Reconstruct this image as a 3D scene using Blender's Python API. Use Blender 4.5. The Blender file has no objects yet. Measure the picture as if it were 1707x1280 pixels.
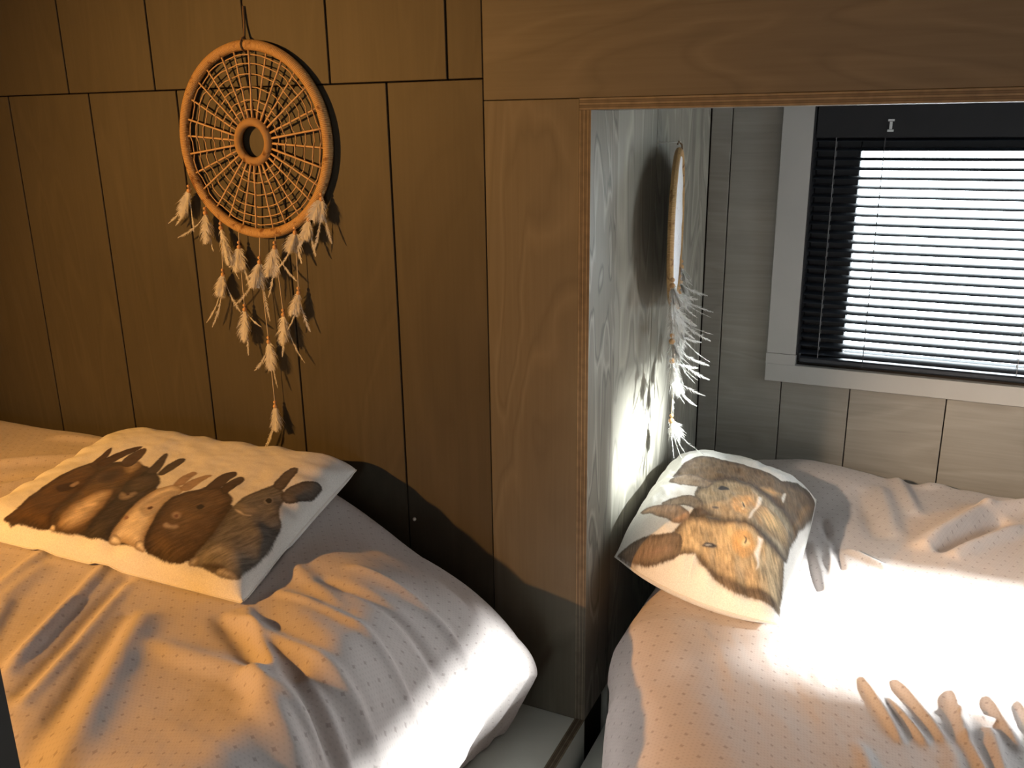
import bpy, bmesh, math, random
import numpy as np
from mathutils import Vector, Matrix

R = math.radians
SC = bpy.context.scene
COL = SC.collection
EYE = 1.55

# ------------------------------------------------------------------ camera
cam_d = bpy.data.cameras.new('camera')
cam = bpy.data.objects.new('camera', cam_d)
COL.objects.link(cam)
SC.camera = cam
cam_d.sensor_fit = 'HORIZONTAL'
cam_d.sensor_width = 36.0
cam_d.lens = 1474.8 / 1707 * 36.0
cam_d.clip_start = 0.02
YAW, PITCH, ROLL = 0.446287, 0.288814, -0.0144662
fw = Vector((-math.sin(YAW) * math.cos(PITCH), math.cos(YAW) * math.cos(PITCH), -math.sin(PITCH)))
rt = Vector((math.cos(YAW), math.sin(YAW), 0))
up = rt.cross(fw)
rt2 = rt * math.cos(ROLL) + up * math.sin(ROLL)
up2 = up * math.cos(ROLL) - rt * math.sin(ROLL)
cam.matrix_world = Matrix(((rt2.x, up2.x, -fw.x, 0), (rt2.y, up2.y, -fw.y, 0), (rt2.z, up2.z, -fw.z, EYE), (0, 0, 0, 1)))

# ------------------------------------------------------------------ world, sun, exposure
W = bpy.data.worlds.new('sky')
SC.world = W
W.use_nodes = True
bg = W.node_tree.nodes['Background']
bg.inputs[0].default_value = (0.86, 0.93, 1.0, 1)
bg.inputs[1].default_value = 13.0
SUN_EL = 30.0
sd = bpy.data.lights.new('sun', 'SUN')
sd.energy = 33.0
sd.angle = R(4.0)
sd.color = (0.96, 0.98, 1.0)
sun = bpy.data.objects.new('sun', sd)
COL.objects.link(sun)
sun.rotation_euler = Vector((-math.cos(R(SUN_EL)), -0.03, -math.sin(R(SUN_EL)))).to_track_quat('-Z', 'Y').to_euler()
# warm bedside lamp on the left of the bunk, outside the frame
ld = bpy.data.lights.new('bedside_lamp', 'SPOT')
ld.energy = 255.0
ld.color = (1.0, 0.47, 0.11)
ld.spot_size = R(104)
ld.spot_blend = 1.0
ld.shadow_soft_size = 0.03
lamp = bpy.data.objects.new('bedside_lamp', ld)
COL.objects.link(lamp)
lamp.location = (-2.42, -0.45, 1.82)
lamp.rotation_euler = (Vector((-0.55, 1.35, 0.62)) - Vector(lamp.location)).to_track_quat('-Z', 'Y').to_euler()
# second warm spot, added out of view to brighten the niche bed
l2 = bpy.data.lights.new('niche_fill_spot', 'SPOT')
l2.energy = 300.0
l2.color = (1.0, 0.74, 0.50)
l2.spot_size = R(24)
l2.spot_blend = 1.0
l2.shadow_soft_size = 0.04
lamp2 = bpy.data.objects.new('niche_fill_spot', l2)
COL.objects.link(lamp2)
lamp2.location = (-1.2, -0.2, 1.75)
lamp2.rotation_euler = (Vector((0.27, 2.18, 0.65)) - Vector(lamp2.location)).to_track_quat('-Z', 'Y').to_euler()
SC.view_settings.view_transform = 'Standard'
SC.view_settings.look = 'None'
SC.view_settings.gamma = 1.0
SC.view_settings.use_curve_mapping = False
SC.view_settings.exposure = 0.0
SC.cycles.max_bounces = 8
SC.cycles.transparent_max_bounces = 24
SC.cycles.sample_clamp_indirect = 8.0


def portal(name, loc, sx, sy, direction):
    d = bpy.data.lights.new(name, 'AREA')
    d.shape = 'RECTANGLE'
    d.size, d.size_y = sx, sy
    d.cycles.is_portal = True
    o = bpy.data.objects.new(name, d)
    COL.objects.link(o)
    o.location = loc
    o.rotation_euler = Vector(direction).to_track_quat('-Z', 'Z').to_euler()


# ------------------------------------------------------------------ small helpers
def ss(a, b, x):
    t = np.clip((x - a) / (b - a), 0, 1)
    return t * t * (3 - 2 * t)


def hash2(ix, iy, seed):
    h = (ix.astype(np.int64) * 374761393 + iy.astype(np.int64) * 668265263 + seed * 1442695041) & 0x7fffffff
    h = ((h ^ (h >> 13)) * 1274126177) & 0x7fffffff
    h = h ^ (h >> 16)
    return (h & 0xffff) / 65535.0


def vnoise(x, y, seed=0):
    x = np.asarray(x, float)
    y = np.asarray(y, float)
    ix, iy = np.floor(x), np.floor(y)
    fx, fy = x - ix, y - iy
    fx, fy = fx * fx * (3 - 2 * fx), fy * fy * (3 - 2 * fy)
    a, b = hash2(ix, iy, seed), hash2(ix + 1, iy, seed)
    c, d = hash2(ix, iy + 1, seed), hash2(ix + 1, iy + 1, seed)
    return (a * (1 - fx) + b * fx) * (1 - fy) + (c * (1 - fx) + d * fx) * fy - 0.5


def fbm(x, y, seed=0, n=3):
    r, k = 0, 1.0
    for i in range(n):
        r = r + vnoise(x * 2 ** i, y * 2 ** i, seed + i) * k
        k *= 0.5
    return r


def empty(name, loc, rz=0.0):
    o = bpy.data.objects.new(name, None)
    o.empty_display_size = 0.05
    COL.objects.link(o)
    o.location = loc
    o.rotation_euler = (0, 0, rz)
    return o


def tag(o, label=None, cat=None, group=None, kind=None):
    if label:
        o['label'] = label
    if cat:
        o['category'] = cat
    if group:
        o['group'] = group
    if kind:
        o['kind'] = kind
    return o


def mesh_obj(name, verts, faces, mat, parent=None, smooth=False, uv=None):
    me = bpy.data.meshes.new(name)
    me.from_pydata([tuple(v) for v in verts], [], faces)
    me.update()
    if smooth:
        me.polygons.foreach_set('use_smooth', [True] * len(me.polygons))
    if uv is not None:
        l = me.uv_layers.new(name='UVMap')
        idx = np.empty(len(me.loops), np.int32)
        me.loops.foreach_get('vertex_index', idx)
        l.data.foreach_set('uv', np.asarray(uv, np.float32)[idx].ravel())
    o = bpy.data.objects.new(name, me)
    COL.objects.link(o)
    if mat:
        me.materials.append(mat)
    if parent:
        o.parent = parent
    return o


def bm_obj(name, bm, mat, parent=None, smooth=False):
    me = bpy.data.meshes.new(name)
    bm.normal_update()
    bm.to_mesh(me)
    bm.free()
    if smooth:
        me.polygons.foreach_set('use_smooth', [True] * len(me.polygons))
    o = bpy.data.objects.new(name, me)
    COL.objects.link(o)
    if mat:
        me.materials.append(mat)
    if parent:
        o.parent = parent
    return o


def bx(bm, x0, x1, y0, y1, z0, z1, bev=0.0):
    r = bmesh.ops.create_cube(bm, size=1.0)
    vs = r['verts']
    for v in vs:
        v.co = Vector(((x0 + x1) / 2 + v.co.x * (x1 - x0), (y0 + y1) / 2 + v.co.y * (y1 - y0), (z0 + z1) / 2 + v.co.z * (z1 - z0)))
    if bev > 0:
        es = list({e for v in vs for e in v.link_edges})
        bmesh.ops.bevel(bm, geom=es, offset=bev, segments=1, affect='EDGES', profile=0.5)


def box(name, x0, x1, y0, y1, z0, z1, mat, parent=None, bev=0.0, kind=None):
    bm = bmesh.new()
    bx(bm, x0, x1, y0, y1, z0, z1, bev)
    o = bm_obj(name, bm, mat, parent)
    if kind:
        o['kind'] = kind
    return o


def tube_data(pts, rad, n=6, closed=False):
    P = np.array(pts, float)
    m = len(P)
    if np.isscalar(rad):
        rad = np.full(m, rad)
    T = np.roll(P, -1, 0) - np.roll(P, 1, 0)
    if not closed:
        T[0] = P[1] - P[0]
        T[-1] = P[-1] - P[-2]
    T /= np.linalg.norm(T, axis=1)[:, None] + 1e-12
    ref = np.array([0, 1.0, 0]) if abs(T[:, 1]).mean() < 0.8 else np.array([1.0, 0, 0])
    A = np.cross(T, ref)
    A /= np.linalg.norm(A, axis=1)[:, None] + 1e-12
    B = np.cross(T, A)
    vs = []
    for i in range(m):
        for k in range(n):
            a = 2 * math.pi * k / n
            vs.append(P[i] + (A[i] * math.cos(a) + B[i] * math.sin(a)) * rad[i])
    fs = []
    for i in range(m if closed else m - 1):
        j = (i + 1) % m
        for k in range(n):
            l = (k + 1) % n
            fs.append((i * n + k, i * n + l, j * n + l, j * n + k))
    if not closed:
        fs.append(tuple(range(n))[::-1])
        fs.append(tuple(range((m - 1) * n, m * n)))
    return vs, fs


def tube(name, pts, rad, mat, parent=None, n=6, closed=False):
    v, f = tube_data(pts, rad, n, closed)
    return mesh_obj(name, v, f, mat, parent, True)


# ------------------------------------------------------------------ materials
def new_mat(name):
    m = bpy.data.materials.new(name)
    m.use_nodes = True
    nt = m.node_tree
    b = nt.nodes['Principled BSDF']
    return m, nt, b


def nd(nt, t, **kw):
    n = nt.nodes.new(t)
    for k, v in kw.items():
        setattr(n, k, v)
    return n


def ramp(nt, stops, interp='LINEAR'):
    n = nt.nodes.new('ShaderNodeValToRGB')
    n.color_ramp.interpolation = interp
    e = n.color_ramp.elements
    while len(e) < len(stops):
        e.new(0.5)
    for i, (p, c) in enumerate(stops):
        e[i].position = p
        e[i].color = c if len(c) == 4 else (*c, 1)
    return n


def plain(name, col, rough=0.6, noise=0.06, scale=25.0, spec=0.4, metal=0.0):
    m, nt, b = new_mat(name)
    t = nd(nt, 'ShaderNodeTexCoord')
    n = nd(nt, 'ShaderNodeTexNoise')
    n.inputs['Scale'].default_value = scale
    n.inputs['Detail'].default_value = 4
    nt.links.new(t.outputs['Object'], n.inputs['Vector'])
    c = np.array(col)
    r = ramp(nt, [(0.3, tuple(np.clip(c * (1 - noise), 0, 1))), (0.7, tuple(np.clip(c * (1 + noise), 0, 1)))])
    nt.links.new(n.outputs['Fac'], r.inputs['Fac'])
    nt.links.new(r.outputs['Color'], b.inputs['Base Color'])
    b.inputs['Roughness'].default_value = rough
    b.inputs['Specular IOR Level'].default_value = spec
    b.inputs['Metallic'].default_value = metal
    return m


def wood(name, base, axis='z', contrast=0.16, fig=1.0, stretch=0.16, rough=0.55, spec=0.3):
    """washed plywood: contour-like rotary-cut figure plus fine fibre, grain along axis"""
    m, nt, b = new_mat(name)
    L = nt.links.new
    t = nd(nt, 'ShaderNodeTexCoord')
    oi = nd(nt, 'ShaderNodeObjectInfo')
    vm = nd(nt, 'ShaderNodeVectorMath', operation='MULTIPLY_ADD')
    cx = nd(nt, 'ShaderNodeCombineXYZ')
    for i in range(3):
        L(oi.outputs['Random'], cx.inputs[i])
    vm.inputs[1].default_value = (1, 1, 1)
    sc = nd(nt, 'ShaderNodeVectorMath', operation='SCALE')
    sc.inputs['Scale'].default_value = 37.0
    L(cx.outputs[0], sc.inputs[0])
    L(t.outputs['Object'], vm.inputs[0])
    L(sc.outputs[0], vm.inputs[2])
    k = {'z': (1, 1, stretch), 'x': (stretch, 1, 1), 'y': (1, stretch, 1)}[axis]
    mp = nd(nt, 'ShaderNodeVectorMath', operation='MULTIPLY')
    mp.inputs[1].default_value = tuple(4.2 * q * fig for q in k)
    L(vm.outputs[0], mp.inputs[0])
    n1 = nd(nt, 'ShaderNodeTexNoise')
    n1.inputs['Scale'].default_value = 1.0
    n1.inputs['Detail'].default_value = 2.5
    n1.inputs['Roughness'].default_value = 0.45
    n1.inputs['Distortion'].default_value = 1.4
    L(mp.outputs[0], n1.inputs['Vector'])
    mu = nd(nt, 'ShaderNodeMath', operation='MULTIPLY')
    mu.inputs[1].default_value = 6.5
    L(n1.outputs['Fac'], mu.inputs[0])
    fr = nd(nt, 'ShaderNodeMath', operation='FRACT')
    L(mu.outputs[0], fr.inputs[0])
    c = np.array(base)
    hi, lo, mid = np.clip(c * (1 + contrast), 0, 1), c * (1 - contrast * 0.8), c
    r1 = ramp(nt, [(0.0, tuple(lo)), (0.12, tuple(mid)), (0.55, tuple(mid * 0.97)), (0.78, tuple(hi)), (1.0, tuple(lo))])
    L(fr.outputs[0], r1.inputs['Fac'])
    mp2 = nd(nt, 'ShaderNodeVectorMath', operation='MULTIPLY')
    kk = {'z': (160, 160, 5), 'x': (5, 160, 160), 'y': (160, 5, 160)}[axis]
    mp2.inputs[1].default_value = kk
    L(vm.outputs[0], mp2.inputs[0])
    n2 = nd(nt, 'ShaderNodeTexNoise')
    n2.inputs['Scale'].default_value = 1.0
    n2.inputs['Detail'].default_value = 3
    L(mp2.outputs[0], n2.inputs['Vector'])
    r2 = ramp(nt, [(0.25, (0.92, 0.92, 0.92)), (0.75, (1.07, 1.07, 1.07))])
    L(n2.outputs['Fac'], r2.inputs['Fac'])
    mx = nd(nt, 'ShaderNodeMix', data_type='RGBA', blend_type='MULTIPLY')
    mx.inputs[0].default_value = 1.0
    L(r1.outputs['Color'], mx.inputs[6])
    L(r2.outputs['Color'], mx.inputs[7])
    # broad mottling of the wash
    n3 = nd(nt, 'ShaderNodeTexNoise')
    n3.inputs['Scale'].default_value = 2.6
    n3.inputs['Detail'].default_value = 3
    L(vm.outputs[0], n3.inputs['Vector'])
    r3 = ramp(nt, [(0.3, (0.92, 0.92, 0.92)), (0.7, (1.08, 1.08, 1.08))])
    L(n3.outputs['Fac'], r3.inputs['Fac'])
    mx2 = nd(nt, 'ShaderNodeMix', data_type='RGBA', blend_type='MULTIPLY')
    mx2.inputs[0].default_value = 1.0
    L(mx.outputs[2], mx2.inputs[6])
    L(r3.outputs['Color'], mx2.inputs[7])
    L(mx2.outputs[2], b.inputs['Base Color'])
    bp = nd(nt, 'ShaderNodeBump')
    bp.inputs['Strength'].default_value = 0.08
    bp.inputs['Distance'].default_value = 0.002
    L(n2.outputs['Fac'], bp.inputs['Height'])
    L(bp.outputs[0], b.inputs['Normal'])
    b.inputs['Roughness'].default_value = rough
    b.inputs['Specular IOR Level'].default_value = spec
    return m


def ply_edge(name, axis, start, width, layers=5):
    """sawn plywood edge: alternating plies across its width"""
    m, nt, b = new_mat(name)
    L = nt.links.new
    t = nd(nt, 'ShaderNodeTexCoord')
    sp = nd(nt, 'ShaderNodeSeparateXYZ')
    L(t.outputs['Object'], sp.inputs[0])
    mr = nd(nt, 'ShaderNodeMapRange')
    mr.inputs[1].default_value = start
    mr.inputs[2].default_value = start + width
    L(sp.outputs['xyz'.index(axis)], mr.inputs[0])
    pale, dark, mid = (0.17, 0.14, 0.095), (0.035, 0.026, 0.018), (0.105, 0.082, 0.055)
    st = []
    for i in range(layers):
        a = i / layers
        st += [(a + 0.02, pale if i % 2 == 0 else mid), (a + 1 / layers - 0.05, pale if i % 2 == 0 else mid), (a + 1 / layers - 0.01, dark)]
    st[-1] = (0.99, pale)
    r = ramp(nt, st)
    L(mr.outputs[0], r.inputs['Fac'])
    n = nd(nt, 'ShaderNodeTexNoise')
    n.inputs['Scale'].default_value = 60
    L(t.outputs['Object'], n.inputs['Vector'])
    r2 = ramp(nt, [(0.3, (0.8, 0.8, 0.8)), (0.7, (1.15, 1.15, 1.15))])
    L(n.outputs['Fac'], r2.inputs['Fac'])
    mx = nd(nt, 'ShaderNodeMix', data_type='RGBA', blend_type='MULTIPLY')
    mx.inputs[0].default_value = 1.0
    L(r.outputs['Color'], mx.inputs[6])
    L(r2.outputs['Color'], mx.inputs[7])
    L(mx.outputs[2], b.inputs['Base Color'])
    b.inputs['Roughness'].default_value = 0.7
    return m


def duvet_mat(name):
    m, nt, b = new_mat(name)
    L = nt.links.new
    uv = nd(nt, 'ShaderNodeUVMap')

    def marks(pitch, rad, stag):
        # small printed marks on a staggered grid (UV is in metres)
        s = nd(nt, 'ShaderNodeVectorMath', operation='SCALE')
        s.inputs['Scale'].default_value = 1 / pitch
        L(uv.outputs[0], s.inputs[0])
        sp = nd(nt, 'ShaderNodeSeparateXYZ')
        L(s.outputs[0], sp.inputs[0])
        fl = nd(nt, 'ShaderNodeMath', operation='FLOOR')
        L(sp.outputs[1], fl.inputs[0])
        hf = nd(nt, 'ShaderNodeMath', operation='MULTIPLY_ADD')
        hf.inputs[1].default_value = stag
        L(fl.outputs[0], hf.inputs[0])
        L(sp.outputs[0], hf.inputs[2])
        ds = []
        for src in (hf.outputs[0], sp.outputs[1]):
            f = nd(nt, 'ShaderNodeMath', operation='FRACT')
            L(src, f.inputs[0])
            d = nd(nt, 'ShaderNodeMath', operation='SUBTRACT')
            L(f.outputs[0], d.inputs[0])
            d.inputs[1].default_value = 0.5
            a = nd(nt, 'ShaderNodeMath', operation='ABSOLUTE')
            L(d.outputs[0], a.inputs[0])
            ds.append(a.outputs[0])
        # star-like mark: sqrt|dx| + sqrt|dy|
        q = []
        for d in ds:
            p = nd(nt, 'ShaderNodeMath', operation='POWER')
            L(d, p.inputs[0])
            p.inputs[1].default_value = 0.75
            q.append(p.outputs[0])
        ad = nd(nt, 'ShaderNodeMath', operation='ADD')
        L(q[0], ad.inputs[0])
        L(q[1], ad.inputs[1])
        mr = nd(nt, 'ShaderNodeMapRange')
        mr.inputs[1].default_value = rad
        mr.inputs[2].default_value = rad * 0.7
        L(ad.outputs[0], mr.inputs[0])
        return mr.outputs[0]

    big = marks(0.0225, 0.29, 0.5)
    small = marks(0.0056, 0.50, 0.5)
    mx = nd(nt, 'ShaderNodeMix', data_type='RGBA')
    mx.inputs[6].default_value = (0.56, 0.50, 0.475, 1)
    mx.inputs[7].default_value = (0.505, 0.45, 0.425, 1)
    L(small, mx.inputs[0])
    mx2 = nd(nt, 'ShaderNodeMix', data_type='RGBA')
    L(mx.outputs[2], mx2.inputs[6])
    mx2.inputs[7].default_value = (0.34, 0.28, 0.26, 1)
    sc = nd(nt, 'ShaderNodeMath', operation='MULTIPLY')
    sc.inputs[1].default_value = 0.7
    L(big, sc.inputs[0])
    L(sc.outputs[0], mx2.inputs[0])
    L(mx2.outputs[2], b.inputs['Base Color'])
    b.inputs['Roughness'].default_value = 0.85
    b.inputs['Specular IOR Level'].default_value = 0.15
    b.inputs['Sheen Weight'].default_value = 0.15
    n = nd(nt, 'ShaderNodeTexNoise')
    n.inputs['Scale'].default_value = 45
    n.inputs['Detail'].default_value = 4
    L(uv.outputs[0], n.inputs['Vector'])
    bp = nd(nt, 'ShaderNodeBump')
    bp.inputs['Strength'].default_value = 0.25
    bp.inputs['Distance'].default_value = 0.006
    L(n.outputs['Fac'], bp.inputs['Height'])
    L(bp.outputs[0], b.inputs['Normal'])
    return m


def rattan_mat(name, cols, bands):
    m, nt, b = new_mat(name)
    L = nt.links.new
    uv = nd(nt, 'ShaderNodeUVMap')
    w = nd(nt, 'ShaderNodeTexWave', wave_type='BANDS', bands_direction='X')
    w.inputs['Scale'].default_value = bands
    w.inputs['Distortion'].default_value = 1.2
    w.inputs['Detail'].default_value = 2
    L(uv.outputs[0], w.inputs['Vector'])
    r = ramp(nt, [(0.0, cols[0]), (0.35, cols[1]), (1.0, cols[2])])
    L(w.outputs['Fac'], r.inputs['Fac'])
    t = nd(nt, 'ShaderNodeTexCoord')
    n = nd(nt, 'ShaderNodeTexNoise')
    n.inputs['Scale'].default_value = 55
    L(t.outputs['Object'], n.inputs['Vector'])
    r2 = ramp(nt, [(0.30, (0.45, 0.33, 0.22)), (0.40, (1, 1, 1)), (1, (1.1, 1.1, 1.1))])
    L(n.outputs['Fac'], r2.inputs['Fac'])
    mx = nd(nt, 'ShaderNodeMix', data_type='RGBA', blend_type='MULTIPLY')
    mx.inputs[0].default_value = 1
    L(r.outputs['Color'], mx.inputs[6])
    L(r2.outputs['Color'], mx.inputs[7])
    L(mx.outputs[2], b.inputs['Base Color'])
    bp = nd(nt, 'ShaderNodeBump')
    bp.inputs['Strength'].default_value = 0.5
    bp.inputs['Distance'].default_value = 0.002
    L(w.outputs['Fac'], bp.inputs['Height'])
    L(bp.outputs[0], b.inputs['Normal'])
    b.inputs['Roughness'].default_value = 0.5
    return m


def feather_material():
    m, nt, b = new_mat('white_feather')
    L = nt.links.new
    out = nt.nodes['Material Output']
    nt.nodes.remove(b)
    t = nd(nt, 'ShaderNodeTexCoord')
    n = nd(nt, 'ShaderNodeTexNoise')
    n.inputs['Scale'].default_value = 80
    L(t.outputs['Object'], n.inputs['Vector'])
    r = ramp(nt, [(0.3, (0.74, 0.72, 0.68)), (0.7, (0.88, 0.87, 0.84))])
    L(n.outputs['Fac'], r.inputs['Fac'])
    d = nd(nt, 'ShaderNodeBsdfDiffuse')
    tr = nd(nt, 'ShaderNodeBsdfTranslucent')
    mx = nd(nt, 'ShaderNodeMixShader')
    mx.inputs[0].default_value = 0.4
    L(r.outputs['Color'], d.inputs['Color'])
    L(r.outputs['Color'], tr.inputs['Color'])
    L(d.outputs[0], mx.inputs[1])
    L(tr.outputs[0], mx.inputs[2])
    L(mx.outputs[0], out.inputs['Surface'])
    return m


def glass_mat():
    m, nt, b = new_mat('window_glass')
    L = nt.links.new
    out = nt.nodes['Material Output']
    nt.nodes.remove(b)
    tr = nd(nt, 'ShaderNodeBsdfTransparent')
    tr.inputs[0].default_value = (0.96, 0.98, 0.97, 1)
    gl = nd(nt, 'ShaderNodeBsdfGlossy')
    gl.inputs['Roughness'].default_value = 0.02
    fr = nd(nt, 'ShaderNodeFresnel')
    fr.inputs['IOR'].default_value = 1.45
    mx = nd(nt, 'ShaderNodeMixShader')
    L(fr.outputs[0], mx.inputs[0])
    L(tr.outputs[0], mx.inputs[1])
    L(gl.outputs[0], mx.inputs[2])
    L(mx.outputs[0], out.inputs['Surface'])
    return m


def lace_mat():
    m, nt, b = new_mat('white_lace')
    L = nt.links.new
    t = nd(nt, 'ShaderNodeTexCoord')
    v = nd(nt, 'ShaderNodeTexVoronoi')
    v.inputs['Scale'].default_value = 110
    L(t.outputs['Object'], v.inputs['Vector'])
    r = ramp(nt, [(0.0, (0.62, 0.60, 0.66)), (0.35, (0.86, 0.86, 0.88))])
    L(v.outputs['Distance'], r.inputs['Fac'])
    L(r.outputs['Color'], b.inputs['Base Color'])
    bp = nd(nt, 'ShaderNodeBump')
    bp.inputs['Strength'].default_value = 0.6
    bp.inputs['Distance'].default_value = 0.002
    L(v.outputs['Distance'], bp.inputs['Height'])
    L(bp.outputs[0], b.inputs['Normal'])
    b.inputs['Roughness'].default_value = 0.9
    return m


def print_mat(name):
    m, nt, b = new_mat(name)
    L = nt.links.new
    a = nd(nt, 'ShaderNodeVertexColor')
    a.layer_name = 'print'
    t = nd(nt, 'ShaderNodeTexCoord')
    n = nd(nt, 'ShaderNodeTexNoise')
    n.inputs['Scale'].default_value = 420
    n.inputs['Detail'].default_value = 2
    L(t.outputs['Object'], n.inputs['Vector'])
    r = ramp(nt, [(0.3, (0.90, 0.90, 0.90)), (0.7, (1.08, 1.08, 1.08))])
    L(n.outputs['Fac'], r.inputs['Fac'])
    mx = nd(nt, 'ShaderNodeMix', data_type='RGBA', blend_type='MULTIPLY')
    mx.inputs[0].default_value = 1
    L(a.outputs['Color'], mx.inputs[6])
    L(r.outputs['Color'], mx.inputs[7])
    L(mx.outputs[2], b.inputs['Base Color'])
    b.inputs['Roughness'].default_value = 0.75
    b.inputs['Specular IOR Level'].default_value = 0.2
    b.inputs['Sheen Weight'].default_value = 0.1
    return m


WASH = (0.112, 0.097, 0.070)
M = dict(
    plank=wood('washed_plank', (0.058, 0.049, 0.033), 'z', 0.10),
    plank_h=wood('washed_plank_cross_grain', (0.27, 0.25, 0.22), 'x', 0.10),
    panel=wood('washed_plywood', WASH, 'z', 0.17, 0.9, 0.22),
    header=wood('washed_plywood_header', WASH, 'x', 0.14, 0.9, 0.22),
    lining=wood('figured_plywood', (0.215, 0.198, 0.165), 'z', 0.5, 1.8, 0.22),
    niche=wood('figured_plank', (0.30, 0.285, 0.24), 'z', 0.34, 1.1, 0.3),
    gap=plain('dark_joint', (0.035, 0.025, 0.018), 0.9),
    jamb_edge=ply_edge('plywood_edge_upright', 'x', -0.5795, 0.0215, 6),
    head_edge=ply_edge('plywood_edge_across', 'z', 1.567, 0.0195, 5),
    base_edge=ply_edge('plywood_edge_bed', 'x', -0.5795, 0.0215, 5),
    paint=plain('grey_paint', (0.60, 0.64, 0.60), 0.45, 0.03, 6),
    casing=plain('pale_grey_paint', (0.40, 0.39, 0.37), 0.5, 0.03, 8),
    black=plain('black_frame', (0.010, 0.010, 0.012), 0.6, 0.1),
    slat=plain('black_slat', (0.022, 0.026, 0.034), 0.36, 0.1, 40, 0.4),
    clear=plain('clear_plastic', (0.55, 0.56, 0.56), 0.3),
    cord=plain('dark_cord', (0.05, 0.05, 0.055), 0.8),
    ladder=plain('ladder_cord', (0.20, 0.20, 0.21), 0.8),
    guard=plain('charcoal_board', (0.025, 0.027, 0.026), 0.7),
    room=plain('room_paint', (0.22, 0.205, 0.18), 0.8),
    floor=wood('floor_board', (0.25, 0.18, 0.12), 'y', 0.2),
    duvet=duvet_mat('printed_cotton'),
    rim=rattan_mat('wrapped_rattan', ((0.36, 0.20, 0.07), (0.52, 0.31, 0.12), (0.60, 0.38, 0.16)), 110.0),
    cane=plain('rattan_core', (0.55, 0.36, 0.19), 0.55, 0.18, 60),
    feather=feather_material(),
    bead=plain('wooden_bead', (0.62, 0.36, 0.16), 0.4, 0.1, 60),
    string=plain('cream_string', (0.62, 0.52, 0.38), 0.8),
    lace=lace_mat(),
    glass=glass_mat(),
    print=print_mat('printed_cushion_cover'),
    nail=plain('pale_nail', (0.75, 0.72, 0.66), 0.4),
    twine=plain('brown_twine', (0.16, 0.10, 0.05), 0.8),
)

# ------------------------------------------------------------------ room shell
XJ, YP, YW, XR = -0.558, 1.5, 2.389, 1.45
CEIL = 2.25
box('floor', -2.75, 1.6, -1.4, 2.56, -0.06, 0.0, M['floor'], kind='structure')
box('ceiling', -2.75, 1.6, -1.4, 2.56, CEIL, CEIL + 0.06, M['room'], kind='structure')
box('wall_left', -2.75, -2.65, -1.4, 2.56, 0, CEIL, M['room'], kind='structure')


def holed_wall(name, axis, c0, c1, u0, u1, holes, mat, z1=CEIL):
    """wall slab with rectangular holes [(u0,u1,z0,z1)], holes sorted along u and not overlapping"""
    bm = bmesh.new()
    def put(a, b, za, zb):
        if b - a < 1e-4 or zb - za < 1e-4:
            return
        if axis == 'x':
            bx(bm, c0, c1, a, b, za, zb)
        else:
            bx(bm, a, b, c0, c1, za, zb)
    last = u0
    for (a, b) in sorted({(h[0], h[1]) for h in holes}):
        put(last, a, 0, z1)
        z = 0
        for (za, zb) in sorted((h[2], h[3]) for h in holes if h[0] == a):
            put(a, b, z, za)
            z = zb
        put(a, b, z, z1)
        last = b
    put(last, u1, 0, z1)
    o = bm_obj(name, bm, mat)
    o['kind'] = 'structure'
    return o


tE = math.tan(R(SUN_EL))
SUN_OPENINGS = [(0.82, 1.41, 0.65 + 1.86 * tE, 0.65 + 2.10 * tE), (1.43, 1.75, 0.98, 0.65 + 1.64 * tE), (1.75, 1.87, 0.98, 0.65 + 1.64 * tE), (1.75, 1.87, 0.77 + 2.0 * tE, 1.00 + 1.99 * tE), (1.87, 2.08, 0.77 + 2.0 * tE, 1.00 + 1.99 * tE)]  # unseen openings, added and sized so sun lands on beds and niche wall
holed_wall('wall_right', 'x', XR, XR + 0.06, -1.4, 2.56, SUN_OPENINGS, M['room'])
for i, (a, b, za, zb) in enumerate(SUN_OPENINGS):
    portal('daylight_portal', (XR + 0.03, (a + b) / 2, (za + zb) / 2), b - a, zb - za, (-1, 0, 0))
    w = empty('window_%d' % (i + 2), (XR, (a + b) / 2, za))
    w['kind'] = 'structure'
    y0 = (a + b) / 2
    box('pane', 0.035, 0.039, a - y0, b - y0, 0, zb - za, M['glass'], w)

# unseen opening added behind the camera, cool fill for panel and ledge
FILL_OPENING = (-0.45, -0.05, 0.90, 1.45)
holed_wall('wall_front', 'y', -1.4, -1.3, -2.65, 1.55, [FILL_OPENING], M['room'])
w = empty('window_%d' % (2 + len(SUN_OPENINGS)), (0, -1.3, FILL_OPENING[2]))
w['kind'] = 'structure'
box('pane', FILL_OPENING[0], FILL_OPENING[1], -0.06, -0.056, 0, FILL_OPENING[3] - FILL_OPENING[2], M['glass'], w)
for p, q, r, t_ in ((FILL_OPENING[0] - 0.06, FILL_OPENING[0], -0.06, 0.61), (FILL_OPENING[1], FILL_OPENING[1] + 0.06, -0.06, 0.61), (FILL_OPENING[0], FILL_OPENING[1], -0.06, 0), (FILL_OPENING[0], FILL_OPENING[1], 0.55, 0.61)):
    box('casing_board', p, q, 0, 0.012, r, t_, M['casing'], w)
portal('daylight_portal', ((FILL_OPENING[0] + FILL_OPENING[1]) / 2, -1.35, (FILL_OPENING[2] + FILL_OPENING[3]) / 2), FILL_OPENING[1] - FILL_OPENING[0], FILL_OPENING[3] - FILL_OPENING[2], (0, 1, 0))

# plank wall of the left alcove (front face at YP)
wa = box('wall_alcove', -2.65, -0.57, YP + 0.017, YP + 0.04, 0, CEIL, M['gap'], kind='structure')
SEAM = 1.624


def plank(x0, x1, z0, z1, mat, parent, g=0.0017, y=YP, th=0.0165):
    return box('plank', x0 + g, x1 - g, y, y + th, z0 + g * 0.6, z1 - g * 0.6, mat, parent, bev=0.0012)


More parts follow.
